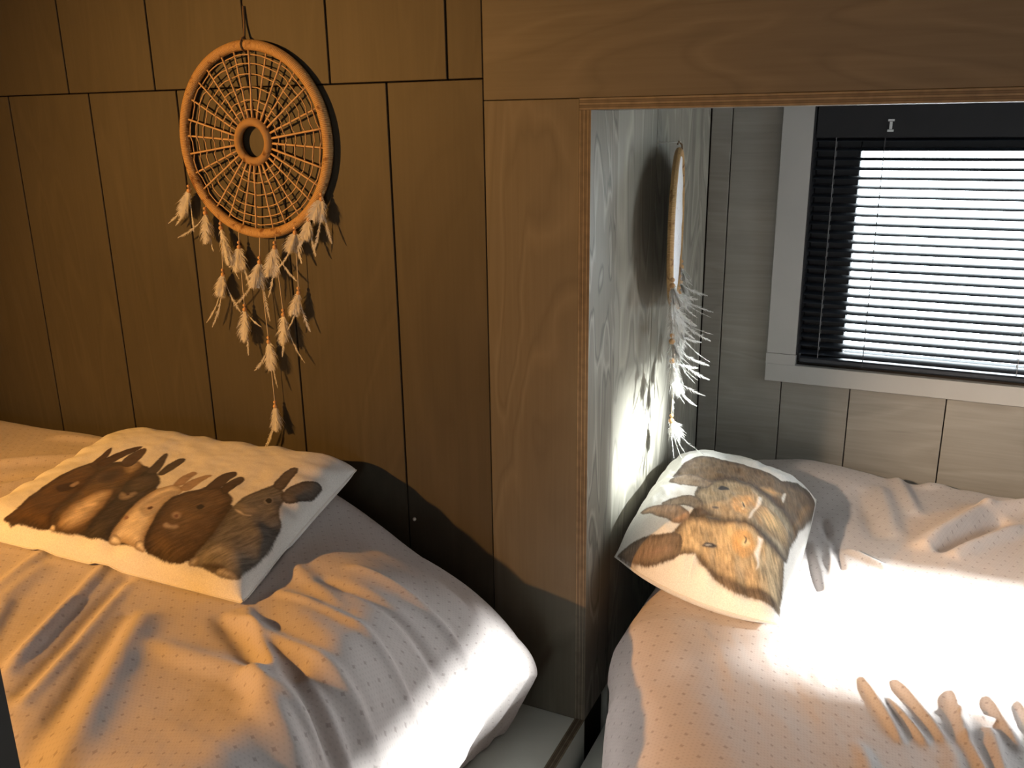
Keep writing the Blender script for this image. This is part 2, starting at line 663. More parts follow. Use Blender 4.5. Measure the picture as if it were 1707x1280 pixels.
low = [-2.65, -2.588, -2.317, -2.048, -1.775, -1.508, -1.238, -0.973, -0.766]
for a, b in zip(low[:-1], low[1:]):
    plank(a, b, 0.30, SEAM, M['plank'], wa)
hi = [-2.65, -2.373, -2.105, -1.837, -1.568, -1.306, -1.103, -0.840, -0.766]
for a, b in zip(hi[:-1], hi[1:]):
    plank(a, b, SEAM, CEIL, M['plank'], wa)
bm = bmesh.new()
bmesh.ops.create_uvsphere(bm, u_segments=10, v_segments=6, radius=0.0042)
o = bm_obj('nail', bm, M['nail'], wa, True)
o.location = (-0.957, YP - 0.002, 0.722)

# plywood partition: upright board beside the opening and header board above it
wp = empty('wall_partition', (-0.67, YP, 0))
wp['kind'] = 'structure'
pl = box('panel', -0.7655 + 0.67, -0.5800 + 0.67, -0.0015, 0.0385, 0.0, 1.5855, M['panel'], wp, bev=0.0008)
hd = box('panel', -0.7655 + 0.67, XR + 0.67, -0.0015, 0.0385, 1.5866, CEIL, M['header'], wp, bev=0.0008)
# linings of the opening
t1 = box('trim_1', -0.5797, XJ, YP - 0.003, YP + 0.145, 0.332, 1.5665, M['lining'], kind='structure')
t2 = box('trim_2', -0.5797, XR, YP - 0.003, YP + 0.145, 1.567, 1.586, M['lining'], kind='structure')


def edge_material(o, mat, test):
    o.data.materials.append(mat)
    for p in o.data.polygons:
        if test(p.normal):
            p.material_index = 1


edge_material(t1, M['jamb_edge'], lambda n: n.y < -0.9)
edge_material(t2, M['head_edge'], lambda n: n.y < -0.9)

# niche side wall (faces +X), planks with upright joints
wn = box('wall_niche', XJ - 0.05, XJ - 0.0165, YP + 0.041, YW + 0.02, 0, CEIL, M['gap'], kind='structure')
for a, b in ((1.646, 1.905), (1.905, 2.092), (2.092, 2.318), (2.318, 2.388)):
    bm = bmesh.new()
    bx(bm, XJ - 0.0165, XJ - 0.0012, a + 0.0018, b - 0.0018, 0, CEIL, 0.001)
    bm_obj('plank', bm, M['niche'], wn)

# window wall
GX0, GX1, GZ0, GZ1 = -0.19, 0.62, 0.945, 1.472          # glass
CX0, CX1, CZ0, CZ1 = -0.299, 0.73, 0.918, 1.60           # inside of the casing
holed_wall('wall_window', 'y', YW + 0.0165, YW + 0.13, XJ - 0.05, XR + 0.06, [(CX0, CX1, CZ0, CZ1)], M['gap'])
ww = bpy.data.objects['wall_window']
jx = [-0.558, -0.503, -0.333, -0.158, 0.072, 0.30, 0.53, 0.76, 0.99, 1.22, XR]
for a, b in zip(jx[:-1], jx[1:]):
    def wpl(x0, x1, z0, z1):
        bm = bmesh.new()
        bx(bm, x0 + 0.0014, x1 - 0.0014, YW, YW + 0.0165, z0, z1, 0.001)
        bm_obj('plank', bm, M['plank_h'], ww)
    if b <= CX0 or a >= CX1:
        wpl(a, b, 0, CEIL)
    else:
        if a < CX0:
            wpl(a, CX0 + 0.0014, CZ0 - 0.02, CZ1 + 0.02)
        if b > CX1:
            wpl(CX1 - 0.0014, b, CZ0 - 0.02, CZ1 + 0.02)
        wpl(a, b, 0, CZ0 - 0.02)
        wpl(a, b, CZ1 + 0.02, CEIL)

# visible window: casing boards, black sash, glass
w1 = empty('window_1', (0.2155, YW, CZ0))
w1['kind'] = 'structure'
ox, oz = 0.2155, CZ0


def wbox(name, x0, x1, y0, y1, z0, z1, mat, bev=0.0, par=None):
    return box(name, x0 - ox, x1 - ox, y0, y1, z0 - oz, z1 - oz, mat, par or w1, bev)


wbox('casing_board', -0.375, CX0, -0.020, -0.0005, 0.945, 1.66, M['casing'], 0.0015)
wbox('casing_board', CX1, CX1 + 0.076, -0.020, -0.0005, 0.945, 1.66, M['casing'], 0.0015)
bm = bmesh.new()
bx(bm, -0.375 - ox, CX1 + 0.076 - ox, -0.0205, -0.0005, 0.868 - oz, 0.9165 - oz, 0.0012)
bx(bm, -0.375 - ox, CX0 - ox, -0.0205, -0.0005, 0.9160 - oz, 0.9445 - oz, 0.0)
bx(bm, CX1 - ox, CX1 + 0.076 - ox, -0.0205, -0.0005, 0.9160 - oz, 0.9445 - oz, 0.0)
bm_obj('casing_board', bm, M['casing'], w1)
wbox('casing_board', -0.298, CX1 - 0.001, -0.020, -0.0005, 1.598, 1.66, M['casing'], 0.0015)
wbox('casing_board', CX0 - 0.0, CX0 + 0.004, -0.0195, 0.06, 0.945, 1.598, M['black'])
wbox('sash', CX0 + 0.0045, GX0, 0.045, 0.095, CZ0, CZ1, M['black'], 0.003)
wbox('sash', GX1, CX1, 0.045, 0.095, CZ0, CZ1, M['black'], 0.003)
wbox('sash', GX0, GX1, 0.045, 0.095, GZ1, CZ1, M['black'], 0.003)
wbox('sash', GX0, GX1, 0.045, 0.095, CZ0, GZ0, M['black'], 0.003)
wbox('pane', GX0, GX1, 0.066, 0.070, GZ0, GZ1, M['glass'])
portal('daylight_portal', ((GX0 + GX1) / 2, YW + 0.12, (GZ0 + GZ1) / 2), GX1 - GX0, GZ1 - GZ0, (0, -1, 0))

# ------------------------------------------------------------------ venetian blind
BX0, BX1 = -0.293, 0.722
vb = tag(empty('venetian_blind', ((BX0 + BX1) / 2, YW, 0.925)), 'black venetian blind with thin open slats hanging over the window', 'blind')
bc = (BX0 + BX1) / 2


def bl(name, x0, x1, y0, y1, z0, z1, mat, bev=0.0, par=None):
    return box(name, x0 - bc, x1 - bc, y0, y1, z0 - 0.925, z1 - 0.925, mat, par or vb, bev)


bl('head_rail', BX0, BX1, -0.008, 0.024, 1.545, 1.575, M['slat'], 0.002)
bl('valance', BX0, BX1, -0.012, -0.0085, 1.500, 1.575, M['black'], 0.001)
br = bl('bottom_rail', BX0, BX1, -0.010, 0.016, 0.924, 0.940, M['slat'], 0.004)
NS, PITCHZ = 25, 0.0226
sv, sf = [], []
nseg = 6
for i in range(nseg + 1):
    t = i / nseg - 0.5
    y = t * 0.0264
    z = 0.0022 * (1 - (2 * t) ** 2)
    sv.append((y, z))
tilt = R(15.0)                                             # room-side edge a little higher
vv = []
for (y, z) in sv:
    c, s = math.cos(tilt), math.sin(tilt)
    yy, zz = y * c - z * s, y * s + z * c
    vv += [(BX0 - bc, yy, zz), (BX1 - bc, yy, zz)]
m2 = len(vv)
vv += [(x, y, z - 0.0005) for (x, y, z) in vv]
for i in range(nseg):
    a = 2 * i
    sf.append((a, a + 1, a + 3, a + 2))
    sf.append((m2 + a, m2 + a + 2, m2 + a + 3, m2 + a + 1))
sf += [(0, m2, m2 + 1, 1), (m2 - 2, m2 - 1, 2 * m2 - 1, 2 * m2 - 2)]
slat0 = None
rnd = random.Random(5)
for i in range(NS):
    z = 0.952 + i * PITCHZ
    if slat0 is None:
        slat0 = s = mesh_obj('slat', vv, sf, M['slat'], vb, True)
    else:
        s = slat0.copy()
        COL.objects.link(s)
    s.location = (0, 0.004, z - 0.925)
    s.rotation_euler = (rnd.uniform(-0.02, 0.02), rnd.uniform(-0.0008, 0.0008), 0)
for x in (-0.245, 0.215, 0.675):
    for y in (-0.0095, 0.0175):
        bl('ladder_cord', x - 0.0008, x + 0.0008, y, y + 0.0012, 0.94, 1.545, M['ladder'])
lc = bl('lift_cord', -0.1345, -0.1325, -0.016, -0.014, 0.925, 1.50, M['cord'])
clip = bl('cord_clip', -0.131, -0.117, -0.0165, -0.0122, 1.513, 1.518, M['clear'])
bl('cord_clip', -0.131, -0.117, -0.0165, -0.0122, 1.537, 1.542, M['clear'])
bl('cord_clip', -0.127, -0.121, -0.0160, -0.0122, 1.519, 1.536, M['clear'])

# ------------------------------------------------------------------ bed base on the left
bb = tag(empty('bed_base', (-1.6, 1.0, 0)), 'grey painted plywood bed base with sawn ply edge under the left duvet', 'bed')
box('top_board', -2.645 + 1.6, -0.5802 + 1.6, 0.55 - 1, 1.498 - 1, 0.312, 0.330, M['paint'], bb, 0.001)
sb = box('side_board', -0.5797 + 1.6, XJ + 1.6, 0.55 - 1, 1.4975 - 1, 0.0, 0.3315, M['paint'], bb)
edge_material(sb, ply_edge('plywood_edge_bed_side', 'x', -0.5797 + 1.6, 0.0217, 5), lambda n: n.z > 0.9)
box('front_board', -2.645 + 1.6, -0.5802 + 1.6, 0.55 - 1, 0.568 - 1, 0.0, 0.311, M['paint'], bb)
gd = box('trim_3', -0.872, -0.846, 0.30, 0.50, 0, 1.02, M['guard'], kind='structure')

b2 = tag(empty('bed_base', (0.45, 1.4, 0)), 'low bed base hidden beneath the right duvet by the window', 'bed')
box('top_board', -0.545 - 0.45, 1.43 - 0.45, 0.50 - 1.4, 2.385 - 1.4, 0.242, 0.26, M['paint'], b2)
box('front_board', -0.545 - 0.45, 1.43 - 0.45, 0.50 - 1.4, 0.518 - 1.4, 0, 0.2415, M['paint'], b2)
# ------------------------------------------------------------------ duvets
def folds(x, y, lst):
    h = np.zeros_like(x)
    for (x0, y0, x1, y1, w, a) in lst:
        dx, dy = x1 - x0, y1 - y0
        L2 = dx * dx + dy * dy
        t = ((x - x0) * dx + (y - y0) * dy) / L2
        tc = np.clip(t, 0, 1)
        px, py = x - (x0 + tc * dx), y - (y0 + tc * dy)
        d = np.hypot(px, py)
        taper = ss(-0.25, 0.25, t) * ss(1.25, 0.75, t) if True else 1
        h += a * np.exp(-(d / w) ** 2) * (0.35 + 0.65 * taper)
    return h


def roll_surface(p, q, x0, x1, y0, y1, rx0, rx1, ry0, ry1, rv, zt, zb, rl, under=0.0):
    """bed top unrolled over its edges: p, q are cloth coordinates in metres"""
    cx, cy = np.clip(p, x0, x1), np.clip(q, y0, y1)
    rx = np.where(p > x1, rx1, rx0)
    ry = np.where(q > y1, ry1, ry0)
    dx, dy = (p - cx) / rx, (q - cy) / ry
    rho = np.hypot(dx, dy)
    ux, uy = dx / (rho + 1e-9), dy / (rho + 1e-9)
    th = np.minimum(rho, 1) * math.pi / 2
    X = cx + ux * rx * np.sin(th)
    Y = cy + uy * ry * np.sin(th)
    X = X - ux * under * np.maximum(rho - 1, 0)
    v = rv(ux, uy, cx)
    Z = zt - v * (1 - np.cos(th)) - np.maximum(rho - 1, 0) * rl
    return X, Y, np.maximum(Z, zb), rho


def grid_normals(V):
    du = np.gradient(V, axis=0)
    dv = np.gradient(V, axis=1)
    n = np.cross(du, dv)
    return n / (np.linalg.norm(n, axis=2)[:, :, None] + 1e-12)


LEFT_FOLDS = [(-1.264, 0.965, -1.127, 0.677, 0.012, 0.011), (-1.20, 0.95, -1.07, 0.655, 0.014, -0.009), (-1.177, 0.93, -1.04, 0.635, 0.011, 0.009),
              (-1.065, 0.86, -0.90, 0.60, 0.024, 0.016), (-1.10, 0.86, -0.96, 0.60, 0.016, -0.008),
              (-0.987, 0.819, -0.79, 0.813, 0.020, 0.013), (-0.79, 0.813, -0.652, 0.70, 0.020, 0.024), (-0.76, 0.85, -0.60, 0.72, 0.022, -0.016),
              (-0.933, 0.95, -0.69, 0.77, 0.012, 0.012), (-0.957, 0.92, -0.80, 0.83, 0.016, -0.010), (-0.732, 0.839, -0.60, 0.775, 0.010, 0.011),
              (-0.88, 0.99, -0.70, 0.90, 0.030, 0.010), (-1.919, 1.39, -1.757, 1.413, 0.02, 0.010),
              (-1.75, 1.09, -1.66, 1.25, 0.02, 0.012), (-1.889, 1.20, -1.70, 1.33, 0.022, 0.014), (-1.83, 1.12, -1.69, 1.26, 0.018, -0.012),
              (-1.209, 0.848, -1.145, 0.694, 0.010, 0.006), (-0.98, 1.293, -0.737, 1.225, 0.03, 0.008), (-0.711, 1.03, -0.704, 0.876, 0.03, -0.006),
              (-1.36, 0.90, -1.26, 0.66, 0.02, 0.010), (-0.95, 0.93, -0.66, 0.86, 0.011, 0.010), (-0.92, 1.02, -0.62, 0.96, 0.011, 0.009), (-0.88, 1.08, -0.55, 1.05, 0.012, -0.009), (-0.86, 1.14, -0.50, 1.13, 0.011, 0.010), (-0.80, 0.80, -0.5, 0.76, 0.012, 0.010), (-1.30, 0.80, -1.16, 0.62, 0.012, 0.009), (-1.42, 0.98, -1.33, 0.74, 0.014, 0.009), (-1.0, 1.12, -0.8, 1.02, 0.016, 0.007),
              (-0.64, 0.98, -0.25, 0.96, 0.009, 0.009), (-0.60, 1.06, -0.2, 1.04, 0.010, -0.009), (-0.62, 0.86, -0.25, 0.85, 0.012, 0.010)]
RIGHT_FOLDS = [(0.055, 1.957, 0.179, 2.203, 0.022, 0.020), (0.179, 2.203, 0.30, 2.30, 0.024, 0.018), (0.111, 1.93, 0.245, 2.125, 0.018, 0.014),
               (0.085, 1.95, 0.21, 2.16, 0.018, -0.014), (-0.022, 2.343, 0.028, 2.137, 0.018, 0.010), (-0.053, 2.237, -0.011, 1.999, 0.022, 0.010),
               (0.047, 2.316, 0.10, 2.348, 0.018, 0.008), (-0.10, 2.20, -0.05, 1.98, 0.020, -0.006), (0.30, 2.2, 0.42, 1.95, 0.02, 0.012),
               (-0.182, 1.881, -0.137, 1.698, 0.010, -0.009), (-0.165, 2.021, -0.103, 1.80, 0.010, -0.008), (-0.14, 1.95, -0.115, 1.76, 0.010, 0.007),
               (-0.094, 1.878, -0.017, 1.822, 0.010, 0.008), (-0.05, 1.40, -0.035, 1.27, 0.009, 0.008), (-0.02, 1.36, 0.01, 1.28, 0.008, 0.007),
               (0.012, 1.42, 0.045, 1.30, 0.010, 0.009), (0.098, 1.42, 0.087, 1.314, 0.010, 0.011), (0.087, 1.314, 0.10, 1.20, 0.010, 0.009),
               (0.094, 1.365, 0.146, 1.374, 0.008, 0.007), (0.155, 1.43, 0.17, 1.33, 0.011, 0.010), (0.134, 1.342, 0.125, 1.21, 0.012, 0.012),
               (0.203, 1.44, 0.207, 1.36, 0.010, 0.008), (-0.126, 1.10, -0.118, 1.22, 0.018, 0.006), (0.03, 1.15, 0.06, 1.28, 0.02, 0.006)]


def left_duvet():
    n_p, n_q = 420, 300
    x0, x1, rx1 = -2.635, -0.90, 0.285
    p1 = np.linspace(x0, x1, n_p - 150, endpoint=False)
    p2 = np.linspace(x1, x1 + rx1 * 2.05, 150)
    P = np.concatenate([p1, p2])
    Q = np.concatenate([np.linspace(0.62 - 0.09 * 2.5, 0.62, 40, endpoint=False), np.linspace(0.62, 1.15, 170, endpoint=False), np.linspace(1.15, 1.62, 90)])
    p, q = np.meshgrid(P, Q, indexing='ij')
    ry1 = 0.075 + 0.05 * ss(-1.30, -0.72, p)
    y1 = 1.487 - ry1
    zt = 0.80 + 0.010 * np.exp(-((p + 1.7) / 0.5) ** 2) + 0.016 * np.exp(-((p + 1.15) / 0.28) ** 2 - ((q - 1.4) / 0.3) ** 2)
    zt = zt + 0.008 * np.exp(-((p + 0.72) / 0.17) ** 2 - ((q - 0.90) / 0.20) ** 2)
    u_ = np.minimum(p, -0.72) + 1.19
    zt = zt - 0.43 * np.maximum(0.5 * (u_ + np.sqrt(u_ * u_ + 0.004)), 0) * ss(1.12, 1.47, q)
    rvb = lambda c: 0.075 + 0.05 * ss(-1.30, -0.72, c)
    rvr = 0.33 - 0.20 * ss(0.88, 1.40, q)
    fr_ = ss(1.20, 0.95, q)
    rx1 = rx1 - 0.155 * fr_
    rv = lambda ux, uy, c: rvr * ux ** 2 + np.where(uy > 0, rvb(c), 0.10) * uy ** 2
    X, Y, Z, rho = roll_surface(p, q, x0, x1 + 0.155 * fr_, 0.62, y1, 0.01, rx1, 0.08, ry1, rv, zt, 0.334, 0.20, 0.10)
    V = np.stack([X, Y, Z], 2)
    N = grid_normals(V)
    w = 0.95 * folds(p, q, LEFT_FOLDS)
    w += 0.010 * fbm(p * 3.2, q * 3.2, 11, 3) + 0.0022 * fbm(p * 17 + q * 7, q * 13, 5, 2)
    end = ss(-0.95, -0.55, p)
    w += end * (0.022 * fbm(q * 9 + p * 1.5, p * 1.6, 23, 3) + 0.010 * fbm(q * 26 + p * 4, p * 3, 29, 2))
    w *= ss(1.63, 1.3, q) * 0.75 + 0.25
    V = V + N * w[:, :, None]
    V[:, :, 1] = np.minimum(V[:, :, 1], 1.495)
    V[:, :, 0] = np.maximum(V[:, :, 0], -2.648)
    V[:, :, 2] = np.maximum(V[:, :, 2], 0.3325)
    pa = p + 0.5 * np.maximum(0, p + 0.85)
    uv = np.stack([pa * 0.97 + q * 0.26, q * 0.97 - pa * 0.26], 2)
    return V, uv


def right_duvet():
    x0, x1 = -0.345, 1.34
    P = np.concatenate([np.linspace(x0 - 0.15 * 4.6, x0, 150, endpoint=False), np.linspace(x0, 0.40, 250, endpoint=False), np.linspace(0.40, x1, 40, endpoint=False), np.linspace(x1, x1 + 0.14, 12)])
    Q = np.concatenate([np.linspace(0.60 - 0.2, 0.60, 20, endpoint=False), np.linspace(0.60, 1.0, 40, endpoint=False), np.linspace(1.0, 2.315, 330, endpoint=False), np.linspace(2.315, 2.40, 24)])
    p, q = np.meshgrid(P, Q, indexing='ij')
    k = np.maximum(0.0, 1.47 - np.maximum(q, 0.7))
    x0v = x0 + 0.50 * k
    zt = 0.640 + 0.012 * np.exp(-((p - 0.1) / 0.3) ** 2 - ((q - 2.05) / 0.3) ** 2) + 0.035 * np.exp(-((p + 0.22) / 0.16) ** 2 - ((q - 2.27) / 0.12) ** 2)
    rv = lambda ux, uy, c: np.where(ux < 0, 0.16 + 0.22 * k, 0.15) * ux ** 2 + 0.06 * uy ** 2
    X, Y, Z, rho = roll_surface(p + 0.50 * k * ss(0.5, -0.35, p), q, x0v, x1, 0.60, 2.315, 0.15 + 0.24 * k, 0.08, 0.09, 0.065, rv, zt, 0.263, 0.13)
    V = np.stack([X, Y, Z], 2)
    N = grid_normals(V)
    w = 1.4 * folds(p, q, RIGHT_FOLDS)
    w += 0.009 * fbm(p * 3.4, q * 3.0, 41, 3) + 0.0018 * fbm(p * 19, q * 15, 45, 2)
    band = ss(1.1, 1.3, q) * ss(2.1, 1.8, q)
    w += band * 0.006 * fbm(p * 15, q * 4.5, 51, 3)
    w += ss(1.8, 2.1, q) * 0.010 * fbm(p * 8 - q * 3.5, q * 2.6, 57, 3)
    w += ss(-0.36, -0.55, p) * 0.014 * fbm(q * 10, p * 2.0, 61, 3)
    V = V + N * w[:, :, None]
    V[:, :, 0] = np.clip(V[:, :, 0], -0.552, 1.445)
    V[:, :, 1] = np.minimum(V[:, :, 1], 2.384)
    V[:, :, 2] = np.maximum(V[:, :, 2], 0.2625)
    uv = np.stack([p * 0.99 + q * 0.12, q * 0.99 - p * 0.12], 2)
    return V, uv


class HeightMap:
    def __init__(self, V, step=0.01):
        P = V.reshape(-1, 3)
        self.s = step
        self.o = P[:, :2].min(0) - step
        n = ((P[:, :2].max(0) - self.o) / step).astype(int) + 3
        H = np.full(n, -9.0)
        ij = ((P[:, :2] - self.o) / step).astype(int)
        np.maximum.at(H, (ij[:, 0], ij[:, 1]), P[:, 2])
        self.H = H

    def __call__(self, x, y):
        i = np.clip(((x - self.o[0]) / self.s).astype(int), 0, self.H.shape[0] - 1)
        j = np.clip(((y - self.o[1]) / self.s).astype(int), 0, self.H.shape[1] - 1)
        m = self.H[i, j]
        for di in (-1, 0, 1):
            for dj in (-1, 0, 1):
                m = np.maximum(m, self.H[np.clip(i + di, 0, self.H.shape[0] - 1), np.clip(j + dj, 0, self.H.shape[1] - 1)])
        return m


# ------------------------------------------------------------------ cushions
def cushion(corners, top, bottom, n, ex, qw, bow, hm, seed, lump=0.006, lift=0.0):
    """corners FL, FR, BR, BL; returns top grid, bottom grid, (s, t)"""
    w = np.linspace(-1, 1, n)
    a1 = np.sin(w * math.pi / 2) * 0.55 + w * 0.45
    a, b = np.meshgrid(a1, a1, indexing='ij')
    ae = a * (1 - np.where(a < 0, bow, 0.02) * (1 - b ** 2) * np.abs(a) ** 1.5)
    be = b * (1 - (0.3 * bow) * (1 - a ** 2) * np.abs(b) ** 1.5)
    s, t = (ae + 1) / 2, (be + 1) / 2
    FL, FR, BR, BL = [np.array(c, float) for c in corners]
    B = (FL * ((1 - s) * (1 - t))[:, :, None] + FR * (s * (1 - t))[:, :, None] + BR * (s * t)[:, :, None] + BL * ((1 - s) * t)[:, :, None])
    prof = np.clip((1 - np.abs(a) ** ex) * (1 - np.abs(b) ** ex), 0, 1) ** qw
    nz = lump * fbm(a * 2.2 + 5, b * 2.2, seed, 3) + 0.35 * lump * fbm(a * 9, b * 9, seed + 9, 2)
    rad = np.maximum(np.abs(a), np.abs(b))
    ang = np.arctan2(b, a)
    pucker = 0.4 * lump * ss(0.72, 0.95, rad) * np.sin(ang * 23 + 3 * vnoise(ang * 3, rad * 2, seed))
    nrm = np.cross(FR - FL, BL - FL)
    nrm /= np.linalg.norm(nrm)
    T = B + nrm * ((top * prof + (nz + pucker) * np.minimum(prof * 1.5, 1)))[:, :, None]
    D = B - nrm * (bottom * prof)[:, :, None]
    g = hm(D[:, :, 0], D[:, :, 1]) + 0.003
    g = np.where(g < 0.45, D[:, :, 2], g)
    D[:, :, 2] = np.maximum(D[:, :, 2], g)
    T[:, :, 2] = np.maximum(T[:, :, 2], D[:, :, 2] + 0.004 * np.minimum(prof * 3, 1))
    edge = (rad > 1 - 1e-9)
    D[edge] = T[edge]
    return T, D, (a + 1) / 2, (b + 1) / 2


CUSHION_1 = dict(corners=((-1.612, 0.935, 0.815), (-0.951, 0.962, 0.805), (-1.065, 1.447, 0.838), (-1.72, 1.415, 0.832)),
                 top=0.055, bottom=0.035, n=330, ex=7.0, qw=0.42, bow=0.015, seed=3, lump=0.006)
CUSHION_2 = dict(corners=((-0.182, 1.486, 0.665), (-0.186, 2.05, 0.68), (-0.537, 2.13, 0.695), (-0.532, 1.60, 0.672)),
                 top=0.112, bottom=0.06, n=300, ex=3.2, qw=0.55, bow=-0.13, seed=8, lump=0.012)
